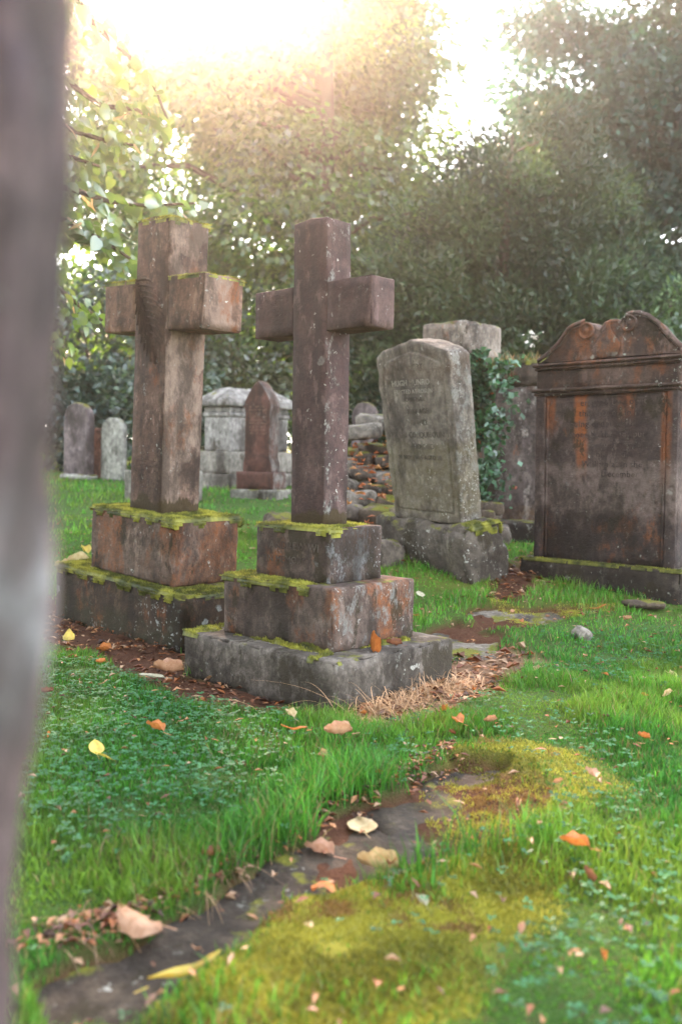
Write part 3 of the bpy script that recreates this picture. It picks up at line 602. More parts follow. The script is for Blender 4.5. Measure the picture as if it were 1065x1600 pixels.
ms_ = profile_slab('headstone_slab', prof_mid, .19, M_mid, mh, bev=.012, rough=.003, side_rough=.0075, seed=3, step=.022, rings=5, panel=(.075, .008))
def lumpy(p):
    w = p * 4.2; return p + Vector((mnoise.noise(w), mnoise.noise(w + Vector((9, 0, 0))), .8 * mnoise.noise(w + Vector((0, 9, 0))))) * .045
mb_ = block('base_block', (1.02, .36, .56), M_midb, mh, c=(-.01, 0, .03), r=.06, rough=.014, chip=.02, step=.035, seed=21, fn=lumpy)
M_let3 = letter_mat('faded_black_lettering', (.05, .042, .034), (.15, .13, .105), .52)
M_let4 = letter_mat('faded_white_lettering', (.38, .35, .30), (.2, .17, .13), .56)
yl = -.095 - .0092
text_part('inscription', [('IN MEMORY', .052, -.02, 1.365), ('BORN MAR', .045, .0, 1.145), ('1930 AGED', .052, .05, 1.06), ('HIS WIFE', .05, .02, .985), ('HELEN COLQUHOUN', .056, .0, .895), ('WHO DIED', .052, .03, .815), ('21 NOV 1965 AGED 78', .045, .0, .74)], M_let3, ms_, yl)
text_part('inscription', [('HUGH MUNRO', .058, -.02, 1.255), ('ERECTED AT ROSLIN', .042, 0, 1.20)], M_let4, ms_, yl)
stone_moss(mb_, (.40, .50, -.12, .13), .30, lambda x, y: 1.1 + 0 * x, .05, .05, 22)
stone_moss(mb_, (-.50, -.40, -.15, .12), .30, lambda x, y: .95 + 0 * x, .03, .03, 23)

# ------------------------------------------------------------------ the large scrolled headstone on the right
M_big = stone('dark_red_sandstone', (.056, .038, .034), (.105, .076, .069), rust=.2, dark=.32, lich=.07, off=15, bump=.8,
              streak=[(-.22, -.13, .95, 1.30, .9), (-.43, -.37, 1.05, 1.28, .7), (.10, .22, 1.15, 1.30, .55), (.40, .47, .7, 1.25, .6), (-.2, -.12, .75, .95, .6)],
              bands=[(.45, .78, (.23, .175, .155), .7), (.1, .34, (.05, .04, .04), .75)])
M_bigp = stone('rusty_pediment_stone', (.085, .05, .038), (.15, .10, .082), rust=.6, dark=.3, lich=.32, off=16, bump=.8, lichcol=(.50, .55, .48))
M_bigpl = stone('black_plinth_stone', (.035, .028, .023), (.07, .056, .046), dark=.35, lich=.15, topmoss=.6, off=17)
bh = prop(empty('headstone', (1.7767, 6.3006, .1671), rotm(-.7666, -.0033, -.0113)), 'large dark red headstone with scrolled top and rust streaks, farthest right', 'gravestone')
bp_ = block('plinth', (1.17, .30, .34), M_bigpl, bh, c=(0, 0, .138 - .17), r=.02, chip=.015, rough=.006, seed=31)
bs_ = block('slab', (1.02, .15, 1.12), M_big, bh, c=(0, .005, .13 + .56), r=.012, chip=.008, rough=.003, step=.045, seed=32)
for s in (-1, 1):
    block('pilaster', (.075, .02, 1.115), M_big, bs_, c=(s * .474, -.0765, .14 + .555), r=.007, chip=.005, seed=33 + s)
    block('pilaster_fillet', (.014, .012, 1.09), M_big, bs_, c=(s * .424, -.0755, .14 + .55), r=.004, chip=.003, seed=35 + s)
block('frieze', (1.03, .152, .13), M_bigp, bh, c=(0, .003, 1.359), r=.006, chip=.005, seed=36)
for (z, h, d, w) in ((1.262, .022, .19, 1.05), (1.288, .026, .214, 1.075), (1.436, .022, .19, 1.05), (1.459, .024, .212, 1.075)):
    block('cornice_moulding', (w, d, h), M_bigp, bh, c=(0, -.004, z), r=.009, chip=.008, seed=z * 10)
prof_big = [(-.515, 1.468), (.525, 1.468), (.52, 1.495), (.483, 1.527), (.42, 1.592), (.355, 1.668), (.29, 1.716), (.229, 1.742), (.181, 1.744), (.137, 1.730), (.115, 1.700), (.106, 1.714), (.079, 1.728), (.025, 1.729), (-.012, 1.716), (-.034, 1.69), (-.048, 1.674), (-.076, 1.705), (-.133, 1.727), (-.185, 1.715), (-.232, 1.703), (-.271, 1.685), (-.304, 1.645), (-.338, 1.596), (-.391, 1.553), (-.451, 1.508), (-.512, 1.474)]
pd_ = profile_slab('pediment', prof_big, .15, M_bigp, bh, bev=.012, rough=.003, seed=4, step=.018, rings=4)
# raised rim that follows the swan necks, then the two scroll rosettes and the worn keystone carving between them
def rim(pts, w, h):
    V, Fc = [], []; y = -.0752; n = len(pts)
    for i, (x, z) in enumerate(pts):
        a = Vector(pts[max(0, i - 1)]); b = Vector(pts[min(n - 1, i + 1)]); t = (b - a).normalized(); nr = Vector((-t.y, t.x))
        for (o, dy) in ((.0, .004), (-.004, -h), (-w * .6, -h * .8), (-w, .004)): V.append((x + nr.x * o, y + dy, z + nr.y * o))
    for i in range(n - 1):
        for k in range(3): a = 4 * i + k; Fc.append((a, a + 1, a + 5, a + 4))
    return link('scroll_rim', mesh('scroll_rim', V, Fc, M_bigp), pd_)
rim([(-.50, 1.484), (-.44, 1.518), (-.385, 1.556), (-.335, 1.598), (-.30, 1.645), (-.268, 1.683), (-.23, 1.701), (-.185, 1.713), (-.14, 1.724)], -.03, .018)
rim([(.515, 1.497), (.48, 1.527), (.418, 1.59), (.352, 1.666), (.288, 1.714), (.228, 1.74), (.181, 1.742), (.15, 1.734)], .03, .018)
def disc(name, x, z, r, parent, mat):
    V, Fc = [], []; y = -.075; N = 20; prof = [(1, .004), (1, -.020), (.9, -.026), (.80, -.024), (.74, -.012), (.35, -.012), (.28, -.022), (.0, -.025)]
    for (f, dy) in prof:
        for k in range(N):
            a = 2 * math.pi * k / N; pet = -.008 * max(0, math.cos(3 * a)) if .3 < f < .8 else 0
            V.append((x + r * f * math.cos(a), y + dy + pet, z + r * f * math.sin(a)))
    for i in range(len(prof) - 1):
        for k in range(N): Fc.append((i * N + k, i * N + (k + 1) % N, (i + 1) * N + (k + 1) % N, (i + 1) * N + k))
    return link(name, mesh(name, V, Fc, mat), parent)
disc('scroll_rosette', -.133, 1.668, .056, pd_, M_bigp); disc('scroll_rosette', .170, 1.690, .056, pd_, M_bigp)
kv, kf = block_geo((.14, .04, .24), r=.019, rough=.004, chip=0, step=.02, seed=41, c=(.02, -.072, 1.60), fn=lambda p: (p[0] * 1.0 + (p[0] - .02) * (.55 * math.sin((p[2] - 1.48) * 22) - .25), p[1] + .010 * mnoise.noise(p * 40), p[2]))
link('keystone_carving', mesh('keystone_carving', kv, kf, M_bigp), pd_)
M_let5 = letter_mat('cut_letters_dark', (.05, .036, .032), (.14, .105, .095), .53)
text_part('inscription', [('erected by   owit', .062, .06, 1.175), ('this stone   in M', .062, .04, 1.105), ('being ordered this', .062, .0, 1.035), ('stone by the lady pur', .058, .02, .965), ('to increase', .058, .12, .90), ('his spouse', .058, .08, .835), ('William as in the', .058, .06, .77), ('December', .058, .12, .705)], M_let5, bs_, -.0712)
stone_moss(bp_, (-.585, .585, -.15, .15), .138, lambda x, y: .62 * sstep(-.08, -.11, y) + .25 * fbm(x, y, 6, 9), .012, .012, 32, dk=.8)

# ------------------------------------------------------------------ ruined tomb, leaning slab and rubble behind
M_tomb = stone('pale_ruin_stone', (.16, .13, .108), (.28, .24, .205), dark=.15, rust=.08, lich=.35, topmoss=.4, off=20)
M_tomb2 = stone('brown_ruin_stone', (.085, .066, .05), (.15, .12, .096), dark=.25, rust=.2, lich=.25, topmoss=.5, off=21)
tb = prop(empty('ruined_tomb', (1.23, 8.79, .33), (0, 0, -.76)), 'ruined stone tomb with a big square block on top, behind the leaning headstone', 'tomb')
hc = 0.0
for r_, (hh, splits) in enumerate(((.40, (.55, .45)), (.36, (.38, .62)), (.38, (.58, .42)), (.36, (.45, .55)))):
    y = -.55
    for q, f in enumerate(splits):
        L = 1.1 * f; block('tomb_stone', (.55 + .02 * ((r_ + q) % 2), L - .008, hh - .006), M_tomb2 if (r_ + q) % 2 else M_tomb, tb, c=(.0, y + L / 2, hc + hh / 2), r=.02, rough=.008, chip=.02, seed=50 + r_ * 3 + q); y += L
    hc += hh
block('top_block', (.50, .55, .33), M_tomb, tb, c=(.02, -.27, hc + .165), r=.03, rough=.008, chip=.03, step=.04, seed=59)
M_sl = stone('streaked_slab_stone', (.095, .074, .07), (.17, .14, .128), dark=.3, lich=.45, rust=.15, off=22, bands=[(-.1, .22, (.16, .09, .04), .6)], pale=(.50, .46, .42), pale_right=False, pale_thr=.57, low=(.0, .1))
sl = prop(empty('stone_slab', (1.50, 8.02, .30), (math.radians(-4), math.radians(2), -.35)), 'upright weathered slab with white streaks leaning against the ruined tomb', 'stone slab')
profile_slab('slab_face', [(-.28, .0), (.26, .0), (.27, .7), (.28, 1.25), (.1, 1.3), (-.1, 1.28), (-.27, 1.27), (-.28, .6)], .12, M_sl, sl, bev=.02, rough=.008, side_rough=.014, seed=8, step=.035)
cp_ = block('capstone', (.60, .26, .20), M_tomb2, sl, c=(0, .03, 1.40), r=.05, rough=.02, chip=.02, step=.03, seed=61)
stone_moss(cp_, (-.29, .29, -.09, .15), 1.498, lambda x, y: .9 + .2 * fbm(x, y, 7, 4), .05, .06, 62, dk=.8)
prop(block('stone_block', (.50, .26, .20), M_bigpl, None, loc=(1.42, 7.78, .37), rot=(0, 0, -.35), r=.02, rough=.006, chip=.015, seed=63), 'long low dark stone block lying at the foot of the streaked slab', 'stone')
M_rub = [stone('rubble_pale', (.20, .18, .155), (.36, .33, .29), dark=.2, lich=.3, topmoss=.25, off=25, bump=.9), stone('rubble_grey', (.12, .10, .085), (.23, .195, .165), dark=.25, topmoss=.45, off=26, bump=.9), stone('rubble_brown', (.085, .065, .045), (.16, .12, .09), dark=.3, topmoss=.75, off=27, bump=.9)]
rb = prop(empty('rubble_heap', (.3, 8.0, .3)), 'heap of broken mossy stones stacked between the plum cross and leaning headstone', 'stone heap')
RR = random.Random(5); n_st = 0
def rstone(x, y, z, sx, sy, sz, m, rz, tilt):
    V, Fc = block_geo((sx, sy, sz), r=min(sx, sy, sz) * .32, step=.09, rough=.014, chip=.01, seed=RR.random() * 50, fn=lambda p: p + Vector((mnoise.noise(p * 6 + Vector((x, y, 0))), mnoise.noise(p * 6 + Vector((3, y, x))), .5 * mnoise.noise(p * 6 + Vector((x, 7, y))))) * .03)
    return link('rubble_stone', mesh('rubble_stone', V, Fc, m), rb, (x - .3, y - 8.0, z - .3), (tilt[0], tilt[1], rz))
for lev in range(9):
    yy = 6.95 + lev * .26; ztop = .24 + .105 * lev
    xx = -.10 - (.12 if lev < 3 else .05) + RR.random() * .1
    while xx < .95:
        w = .16 + RR.random() * .26; h = .08 + RR.random() * .08
        rstone(xx + w / 2, yy + RR.uniform(-.06, .06), ztop - h / 2 + RR.uniform(-.05, .05), w, .26 + RR.random() * .15, h, M_rub[RR.choice((0, 1, 1, 2) if lev > 2 else (1, 2, 2))], RR.uniform(-.4, .4), (RR.uniform(-.15, .15), RR.uniform(-.15, .15)))
        if lev: rstone(xx + w / 2, yy + .08, ztop - .2, w * 1.1, .3, .22, M_rub[RR.choice((1, 2))], RR.uniform(-.3, .3), (0, 0))
        xx += w * .92
rstone(.33, 6.78, .27, .26, .22, .24, M_rub[1], .5, (.05, .1)); rstone(.18, 8.75, 1.2, .34, .3, .14, M_rub[0], .2, (0, -.15)); rstone(.30, 8.9, 1.30, .36, .3, .12, M_rub[0], -.2, (.1, .1))
prop(block('fallen_stone', (.30, .3, .30), M_rub[2], None, loc=(-.47, 7.75, .34), rot=(.1, .1, .5), r=.06, rough=.02, chip=.01, step=.05, seed=71), 'small dark stone on the lawn between the red headstone and plum cross', 'stone')
# a drift of fallen leaves caught on the rubble
xs_ = rng.uniform(-.05, .9, 420); ys_ = rng.uniform(6.85, 8.9, 420); zs_ = .26 + .12 * (ys_ - 6.95) / .26 + rng.uniform(-.03, .07, 420); k_ = fbm(xs_, ys_, 3, 8) > .5
xs_, ys_, zs_ = xs_[k_], ys_[k_], zs_[k_]; nn = len(xs_); pal_ = np.array([(.42, .12, .035), (.30, .10, .04), (.45, .22, .08)])
bL = NB('caught_leaves'); o = link('caught_leaves', np_mesh('caught_leaves', *curl_quads(xs_ - .3, ys_ - 8.0, zs_ - .3, .05 + .05 * rng.random(nn), .03 + .02 * rng.random(nn), pal_[rng.integers(0, 3, nn)])[:3], bL.leafy(bL.attr(), .25, gloss=.03), np.repeat(pal_[rng.integers(0, 3, nn)], 4, 0)), rb); o['kind'] = 'stuff'

# ------------------------------------------------------------------ gravestones on the far lawn
M_far1 = stone('purple_slate', (.15, .12, .125), (.22, .18, .185), dark=.1, topmoss=.8, rust=.1, off=30); M_far2 = stone('pale_lichened', (.28, .28, .25), (.42, .42, .38), dark=.15, lich=.6, topmoss=.6, off=31)
M_far3 = stone('red_shard', (.20, .09, .06), (.27, .15, .11), rust=.4, off=32); M_pal = stone('pale_limestone', (.27, .26, .25), (.38, .37, .355), dark=.14, off=33, bump=.3, topmoss=.1); M_pal2 = stone('pale_plinth', (.22, .21, .185), (.32, .30, .265), dark=.25, topmoss=.3, off=34)
M_red = stone('red_granite', (.105, .048, .036), (.135, .066, .052), off=35, bump=.15, right_lich=.95, lichcol=(.46, .45, .43)); M_gr = stone('grey_green_plinth', (.22, .22, .19), (.32, .31, .27), dark=.2, topmoss=.4, off=36)
def arch(w, h, n=12, k=1.0): return [(-w / 2, 0), (w / 2, 0)] + [(w / 2 * math.cos(math.pi * i / n), h - w / 2 * k + w / 2 * k * math.sin(math.pi * i / n)) for i in range(n + 1)]
def far_stone(name, label, loc, yaw, prof, D, m, tilt=0):
    e = prop(empty(name, loc, (0, tilt, yaw)), label, 'gravestone'); profile_slab('slab', prof, D, m, e, bev=.02, rough=.006, seed=loc[0], step=.05)
    return e
e = far_stone('headstone', 'dark purple round topped headstone, leftmost on the far lawn', (-3.88, 14, .56), -.45, arch(.46, 1.12), .16, M_far1, .02)
block('foot_stone', (.54, .26, .08), M_far2, e, c=(0, 0, .03), r=.03, rough=.01, seed=80)
far_stone('headstone', 'pale lichen covered round topped headstone right of the purple one', (-3.36, 14, .54), -.45, arch(.40, .93), .14, M_far2, .01)
far_stone('headstone', 'narrow red broken stone wedged between the two far left headstones', (-3.60, 14.12, .56), -.3, [(-.11, 0), (.11, 0), (.12, .4), (.06, .72), (-.05, .76), (-.11, .5)], .12, M_far3)
e = far_stone('headstone', 'low dark headstone on a block half hidden behind the tall brown cross', (-2.06, 11, .62), -.25, [(-.34, 0), (.34, 0), (.34, .34), (0, .46), (-.34, .34)], .16, M_bigpl)
block('plinth', (.84, .34, .42), M_gr, e, c=(0, 0, -.06), r=.02, seed=81)
e = prop(empty('headstone', (-.97, 11.5, .42), (0, 0, -.36)), 'red granite headstone with pointed top and pale side on two plinths', 'gravestone')
block('lower_plinth', (.62, .46, .26), M_gr, e, c=(0, 0, 0), r=.015, seed=82); block('upper_plinth', (.50, .38, .21), M_red, e, c=(0, 0, .13 + .105), r=.012, seed=83)
pr = [(-.19, .335), (.19, .335), (.185, .44), (.165, .52), (.165, 1.05), (.18, 1.12), (.165, 1.19), (.12, 1.28), (.06, 1.37), (.0, 1.43), (-.06, 1.37), (-.12, 1.28), (-.165, 1.19), (-.18, 1.12), (-.165, 1.05), (-.165, .52), (-.185, .44)]
profile_slab('slab', pr, .26, M_red, e, bev=.008, rough=.002, seed=9, step=.03)
worn_rows(e, -.11, .12, .78, 1.14, 9, -.1312, letter_mat('gilt_lettering', (.34, .24, .17), (.2, .12, .09), .5), 9)
e = prop(empty('pedestal_tomb', (-1.32, 13.2, .58), (0, 0, -.70)), 'pale stone pedestal tomb with hipped lid behind the red headstone', 'tomb')
block('plinth', (.74, 1.36, .24), M_pal2, e, c=(0, 0, 0), r=.02, seed=84); block('flared_base', (.62, 1.24, .30), M_pal2, e, c=(0, 0, .27), r=.02, seed=85, fn=lambda p: (p[0] * (1.04 - .35 * max(0, p[2] - .3)), p[1] * (1.02 - .18 * max(0, p[2] - .3)), p[2]))
block('body', (.50, 1.12, .46), M_pal, e, c=(0, 0, .42 + .23), r=.01, seed=86); block('neck_moulding', (.55, 1.17, .06), M_pal, e, c=(0, 0, .91), r=.02, seed=87); block('neck', (.51, 1.13, .08), M_pal, e, c=(0, 0, .98), r=.01, seed=88)
block('hipped_lid', (.70, 1.32, .26), M_pal, e, c=(0, 0, 1.15), r=.012, rough=.004, step=.06, seed=89, fn=lambda p: (p[0] * (1 - .78 * max(0, (p[2] - 1.11) / .17)), p[1] * (1 - .36 * max(0, (p[2] - 1.11) / .17)), p[2]))
far_stone('headstone', 'dark round topped headstone in shade far behind the rubble heap', (.38, 16, .64), -.4, arch(.42, 1.22), .16, M_far1)

# ------------------------------------------------------------------ the blurred stone close to the lens
M_post = stone('near_purple_stone', (.13, .088, .092), (.21, .15, .15), dark=.2, off=40, sc=2.2, wob=.05, bands=[(.885, .965, (.36, .36, .38), 1.0), (.2, .80, (.08, .055, .062), .7), (1.04, 1.12, (.08, .055, .06), .6), (1.16, 1.6, (.085, .065, .085), .7)])
fp = prop(empty('headstone', (-.424, .50, 0), (0, .062, 0)), 'out of focus purple stone edge close to the camera along the left side', 'gravestone')
profile_slab('slab', [(-.25, -.05), (.198, -.05), (.198, 1.7), (.1, 1.9), (-.05, 1.95), (-.25, 1.9)], .09, M_post, fp, bev=.01, rough=.004, side_rough=.008, seed=2)

# ------------------------------------------------------------------ trees and shrubs
def leafmat(name, dk, lt, trans=.45, gloss=.08, tl=None):
    b = NB(name); a = b.attr(); return b.leafy(b.mix(1.0, a, (1, 1, 1), 'MULTIPLY'), trans, b.mix(1.0, a, tl or (1.5, 1.45, .6), 'MULTIPLY'), gloss, .5)
M_leaf = leafmat('broad_leaf', 0, 0, .55, .07, (1.6, 1.9, .6)); M_leaf2 = leafmat('cool_broad_leaf', 0, 0, .4, .04, (1.1, 1.4, .9)); M_needle = leafmat('yew_needle', 0, 0, .3, .04, (1.2, 1.2, .7)); M_dark = leafmat('glossy_dark_leaf', 0, 0, .25, .10)
b = NB('bark'); M_bark = b.princ(b.mix(b.noise(7, 6, .65, stretch=(1, 1, .25)), (.035, .028, .022), (.11, .085, .065)), .95, b.bump(b.noise(14, 5, .65, stretch=(1, 1, .2)), 1.0, .03), .1)
def tube(pts, rads, sides=8):
    V, Fc = [], []; pts = [Vector(p) for p in pts]
    for i, p in enumerate(pts):
        t = (pts[min(i + 1, len(pts) - 1)] - pts[max(i - 1, 0)]).normalized(); a = t.cross(Vector((.3, 1, .1))).normalized(); b_ = t.cross(a)
        for k in range(sides):
            an = 2 * math.pi * k / sides; r = rads[i] * (1 + .12 * mnoise.noise(Vector((k * 1.3, i * .7, p.x)))); V.append(p + (a * math.cos(an) + b_ * math.sin(an)) * r)
    for i in range(len(pts) - 1):
        for k in range(sides): Fc.append((i * sides + k, i * sides + (k + 1) % sides, (i + 1) * sides + (k + 1) % sides, (i + 1) * sides + k))
    return V, Fc
def tubes(list_):
    V, Fc = [], []
    for (p, r, s) in list_:
        v, f = tube(p, r, s); o = len(V); V += v; Fc += [tuple(i + o for i in q) for q in f]
    return V, Fc
def leaf_cards(P, out, L, W, col, droop=.5, jit=.9):
    n = len(P); d = out + rng.normal(0, jit, (n, 3)) + np.array([[0, 0, -droop]]); d /= np.linalg.norm(d, axis=1)[:, None] + 1e-9
    r = rng.normal(0, 1, (n, 3)) + np.array([[0, 0, 1.2]]); s = np.cross(d, r); s /= np.linalg.norm(s, axis=1)[:, None] + 1e-9
    L = (L * (.6 + .8 * rng.random(n)))[:, None]; W = L * W
    q = np.stack([P, P + d * L * .45 + s * W / 2, P + d * L, P + d * L * .45 - s * W / 2], 1).reshape(-1, 3)
    return q, np.arange(4 * n), np.full(n, 4), np.repeat(col, 4, 0)
def tree(name, label, base, H, tr, clumps, nleaf, L, W, c1, c2, mat, group=None, droop=.5, nlimb=26, lean=(0, 0), cat='tree', flat=.55, stems=1):
    """clumps: array (n,4) of crown clump centres and radii in world space"""
    e = prop(empty(name, base), label, cat, group); B = Vector(base); lst = []
    ax = []
    for k in range(9):
        t = k / 8; ax.append(Vector((lean[0] * t + .25 * mnoise.noise(Vector((t * 2.2, base[0], 1))), lean[1] * t + .25 * mnoise.noise(Vector((t * 2.2, base[1], 7))), -.3 + (H * .92 + .3) * t)))
    rad = [tr * (1.35 if k == 0 else 1) * (1 - .92 * k / 8) + .01 for k in range(9)]
    V, Fc = tube(ax, rad, 12); link('trunk', mesh('trunk', V, Fc, M_bark), e)
    C_ = np.asarray(clumps); C_[:, :3] -= np.array(base)
    order = rng.permutation(len(C_))[:nlimb]
    for i in order:
        c = Vector(C_[i, :3]); t = max(.12, min(.95, (c.z - .25 * math.hypot(c.x, c.y)) / (H * .92))); k = t * 8; a = ax[int(k)].lerp(ax[min(8, int(k) + 1)], k - int(k)); r = tr * (1 - .92 * t) * .5 + .012
        mid = a.lerp(c, .5) + Vector((0, 0, .12 * (c - a).length)); lst.append(([a, a.lerp(mid, .6), mid, mid.lerp(c, .6), c], [r, r * .8, r * .6, r * .4, .012], 6))
    for (p_, r_, s_) in lst: V, Fc = tube(p_, r_, s_); link('limb', mesh('limb', V, Fc, M_bark), e)
    # leaves: shells of flattened clumps, sprays pointing away from the axis
    w = C_[:, 3] ** 2; ci = rng.choice(len(C_), nleaf, p=w / w.sum()); v = rng.normal(0, 1, (nleaf, 3)); v /= np.linalg.norm(v, axis=1)[:, None]; rr = rng.random(nleaf) ** .45
    off = v * rr[:, None] * C_[ci, 3][:, None] * np.array([[1, 1, flat]]); P = C_[ci, :3] + off
    out = off / (np.linalg.norm(off, axis=1)[:, None] + 1e-6); rad_ = P * np.array([[1, 1, 0]]); out = out + .6 * rad_ / (np.linalg.norm(rad_, axis=1)[:, None] + 1e-6)
    tone = (rng.random(len(C_)) ** 1.3)[ci][:, None] * .75 + rng.random((nleaf, 1)) * .3
    col = (np.array([c1]) * (1 - tone) + np.array([c2]) * tone) * (.7 + .6 * rng.random((nleaf, 1))) * (.5 + 1.0 * rng.random(len(C_)))[ci][:, None]
    co, ix, sz, cl = leaf_cards(P, out, L, W, col, droop); crown = link('crown', np_mesh('crown', co, ix, sz, mat, cl), e)
    return e
def ell(n, c, r, rad, shell=.5, zcut=None, fn=None):
    out = []
    while len(out) < n:
        v = rng.normal(0, 1, 3); v /= np.linalg.norm(v); q = rng.random() ** shell; p = np.array(c) + v * q * np.array(r)
        if zcut and p[2] < zcut: continue
        if fn and not fn(p): continue
        out.append([*p, rad * (.6 + .8 * rng.random())])
    return np.array(out)
G1, G2 = (.035, .075, .02), (.085, .14, .035)
t1 = np.concatenate([ell(470, (-2.4, 20.5, 8.4), (5.8, 3.0, 8.6), .9, .5, 1.8, lambda p: p[0] < 1.75 - .10 * (p[2] - 9) + .3 * math.sin(p[2] * 2.1) and (p[2] < 9.3 + (p[1] - 19) * .6 + max(0, p[0] + 1.0) * 3 + .5 * math.sin(p[0] * 1.7) or rng.random() < .16)), ell(90, (-1.6, 18.6, 4.6), (3.4, 1.2, 2.2), .7, .5, 2.0), ell(90, (.5, 20.5, 11.2), (1.1, 2.0, 3.0), .75, .5, 2.0), ell(80, (.2, 20.5, 7.8), (1.7, 1.5, 2.6), .75, .5, 2.0)])
tree('broadleaf_tree', 'large sunlit broadleaf tree filling the upper middle behind both crosses', (-.36, 18.7, .76), 15, .24, t1, 135000, .14, .62, (.03, .075, .016), (.10, .16, .035), M_leaf, 'tall trees behind the graves', 1.0, 34)
t3 = np.concatenate([ell(430, (8.6, 22.5, 8.2), (6.4, 3.4, 9.0), .95, .5, 1.2, lambda p: p[0] > 2.75 + max(0, p[2] - 8.6) * .75 + .2 * math.sin(p[2] * 2.3)), ell(80, (4.9, 21.2, 3.6), (2.6, 1.2, 2.8), .7, .5, .8)])
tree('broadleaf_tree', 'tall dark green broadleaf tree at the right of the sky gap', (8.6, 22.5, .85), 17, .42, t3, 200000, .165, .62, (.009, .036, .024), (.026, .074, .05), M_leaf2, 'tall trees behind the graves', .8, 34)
t4 = ell(300, (-9.3, 19.5, 7.5), (4.2, 3.2, 7.4), .9, .45, 1.0)
tree('broadleaf_tree', 'shaded broadleaf tree behind the hanging leaves at far left', (-8.8, 19.5, .8), 15, .35, t4, 70000, .16, .62, G1, G2, M_leaf, 'tall trees behind the graves', .8, 20)
t5 = ell(240, (3.4, 27, 4.6), (4.2, 2.0, 4.2), .95, .5, 1.0)
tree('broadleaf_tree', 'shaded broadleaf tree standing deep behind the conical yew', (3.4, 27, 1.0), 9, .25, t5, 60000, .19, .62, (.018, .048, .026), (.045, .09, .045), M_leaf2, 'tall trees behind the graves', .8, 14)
t6 = ell(260, (-8.5, -3.0, 5.5), (5.2, 7.5, 5.4), 1.3, .5, .6, lambda p: p[0] < -3.2)  # added out of view to block the left sky and darken front faces
tree('broadleaf_tree', 'added unseen tree left of the camera, blocking the sky on that side', (-8.5, -2.0, 0), 11, .35, t6, 60000, .34, .7, G1, G2, M_leaf, None, .6, 10)
t7 = ell(200, (-3.5, -10.5, 5.5), (5.5, 3.5, 5.4), 1.3, .5, .6)  # second added tree, out of view, cutting sky light from the rear left
tree('broadleaf_tree', 'added unseen tree behind the camera, keeping rear sky light off the stones', (-3.5, -10.5, 0), 11, .35, t7, 44000, .36, .7, G1, G2, M_leaf, None, .6, 8)
def yew(name, label, base, clumps, nl, c1, c2):
    return tree(name, label, base, clumps[:, 2].max() - base[2], .22, clumps, nl, .125, .24, c1, c2, M_needle, None, -.4, 24, flat=1.0)
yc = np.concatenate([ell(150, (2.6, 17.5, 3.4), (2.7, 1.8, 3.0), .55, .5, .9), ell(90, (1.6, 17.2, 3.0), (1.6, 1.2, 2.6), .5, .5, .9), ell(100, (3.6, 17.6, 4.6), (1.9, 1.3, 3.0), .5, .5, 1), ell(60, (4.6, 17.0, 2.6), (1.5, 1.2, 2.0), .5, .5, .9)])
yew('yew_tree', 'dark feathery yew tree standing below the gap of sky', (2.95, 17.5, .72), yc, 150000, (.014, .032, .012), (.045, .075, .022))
yew('yew_tree', 'small feathery yew between the dark yew and the right hand tree', (5.4, 16.0, .68), ell(120, (5.4, 16.0, 2.4), (1.3, 1.0, 2.0), .42, .5, .9), 40000, (.025, .06, .02), (.08, .13, .045))
def shrub(label, x, y, z, rx, ry, h, nl, c1, c2, L=.12, mat=None, n=70, rad=.42):
    return tree('shrub', label, (x, y, z), h * .8, .07, ell(n, (x, y, z + h * .5), (rx, ry, h * .5), rad, .4, z + .05), nl, L, .5, c1, c2, mat or M_dark, 'shrubs under the trees', .3, 12, cat='shrub', flat=.7)
shrub('dark glossy shrub behind the two far left headstones', -4.35, 16.3, .6, 1.35, .9, 3.2, 9000, (.012, .030, .016), (.035, .075, .045))
shrub('near black evergreen shrub at the left edge behind the blurred stone', -6.2, 16.0, .6, 1.2, .9, 3.6, 7000, (.010, .022, .010), (.035, .06, .015))
shrub('olive green shrub behind the pale pedestal tomb', -1.9, 17.6, .7, 1.1, .7, 2.3, 8000, (.030, .048, .014), (.09, .11, .03))
shrub('mid green shrub behind the plum cross and far dark headstone', .55, 17.8, .72, 1.2, .7, 2.4, 8000, (.022, .045, .015), (.07, .10, .03))
shrub('leafy shrub behind the tall brown cross', -2.9, 15.8, .62, .9, .6, 1.9, 6000, (.018, .04, .016), (.05, .085, .03))
shrub('grey green shrub behind the large scrolled headstone', 6.6, 15.2, .62, 1.5, 1.0, 3.0, 9000, (.018, .042, .025), (.06, .10, .06))
hc_ = np.concatenate([ell(80, (x, 27.0 + (i % 3) * .8, 3.2), (2.0, 1.2, 2.4), .6, .4, .95) for i, x in enumerate((-15, -12, -9.2, -6.4, -3.6, -.8, 2.0, 4.8, 7.6, 10.6, 13.6, 16.6))])
nh = 110000; ci = rng.integers(0, len(hc_), nh); v = rng.normal(0, 1, (nh, 3)); v /= np.linalg.norm(v, axis=1)[:, None]; off = v * (rng.random(nh) ** .45)[:, None] * hc_[ci, 3][:, None]; tone = rng.random((nh, 1))
co, ix, sz, cl = leaf_cards(hc_[ci, :3] + off, off, .2, .55, np.array([[.012, .034, .016]]) * (1 - tone) + np.array([[.035, .075, .03]]) * tone, .3)
prop(link('hedge', np_mesh('hedge', co, ix, sz, M_dark, cl)), 'dark far hedge under the trees closing the view', 'hedge', kind='stuff')

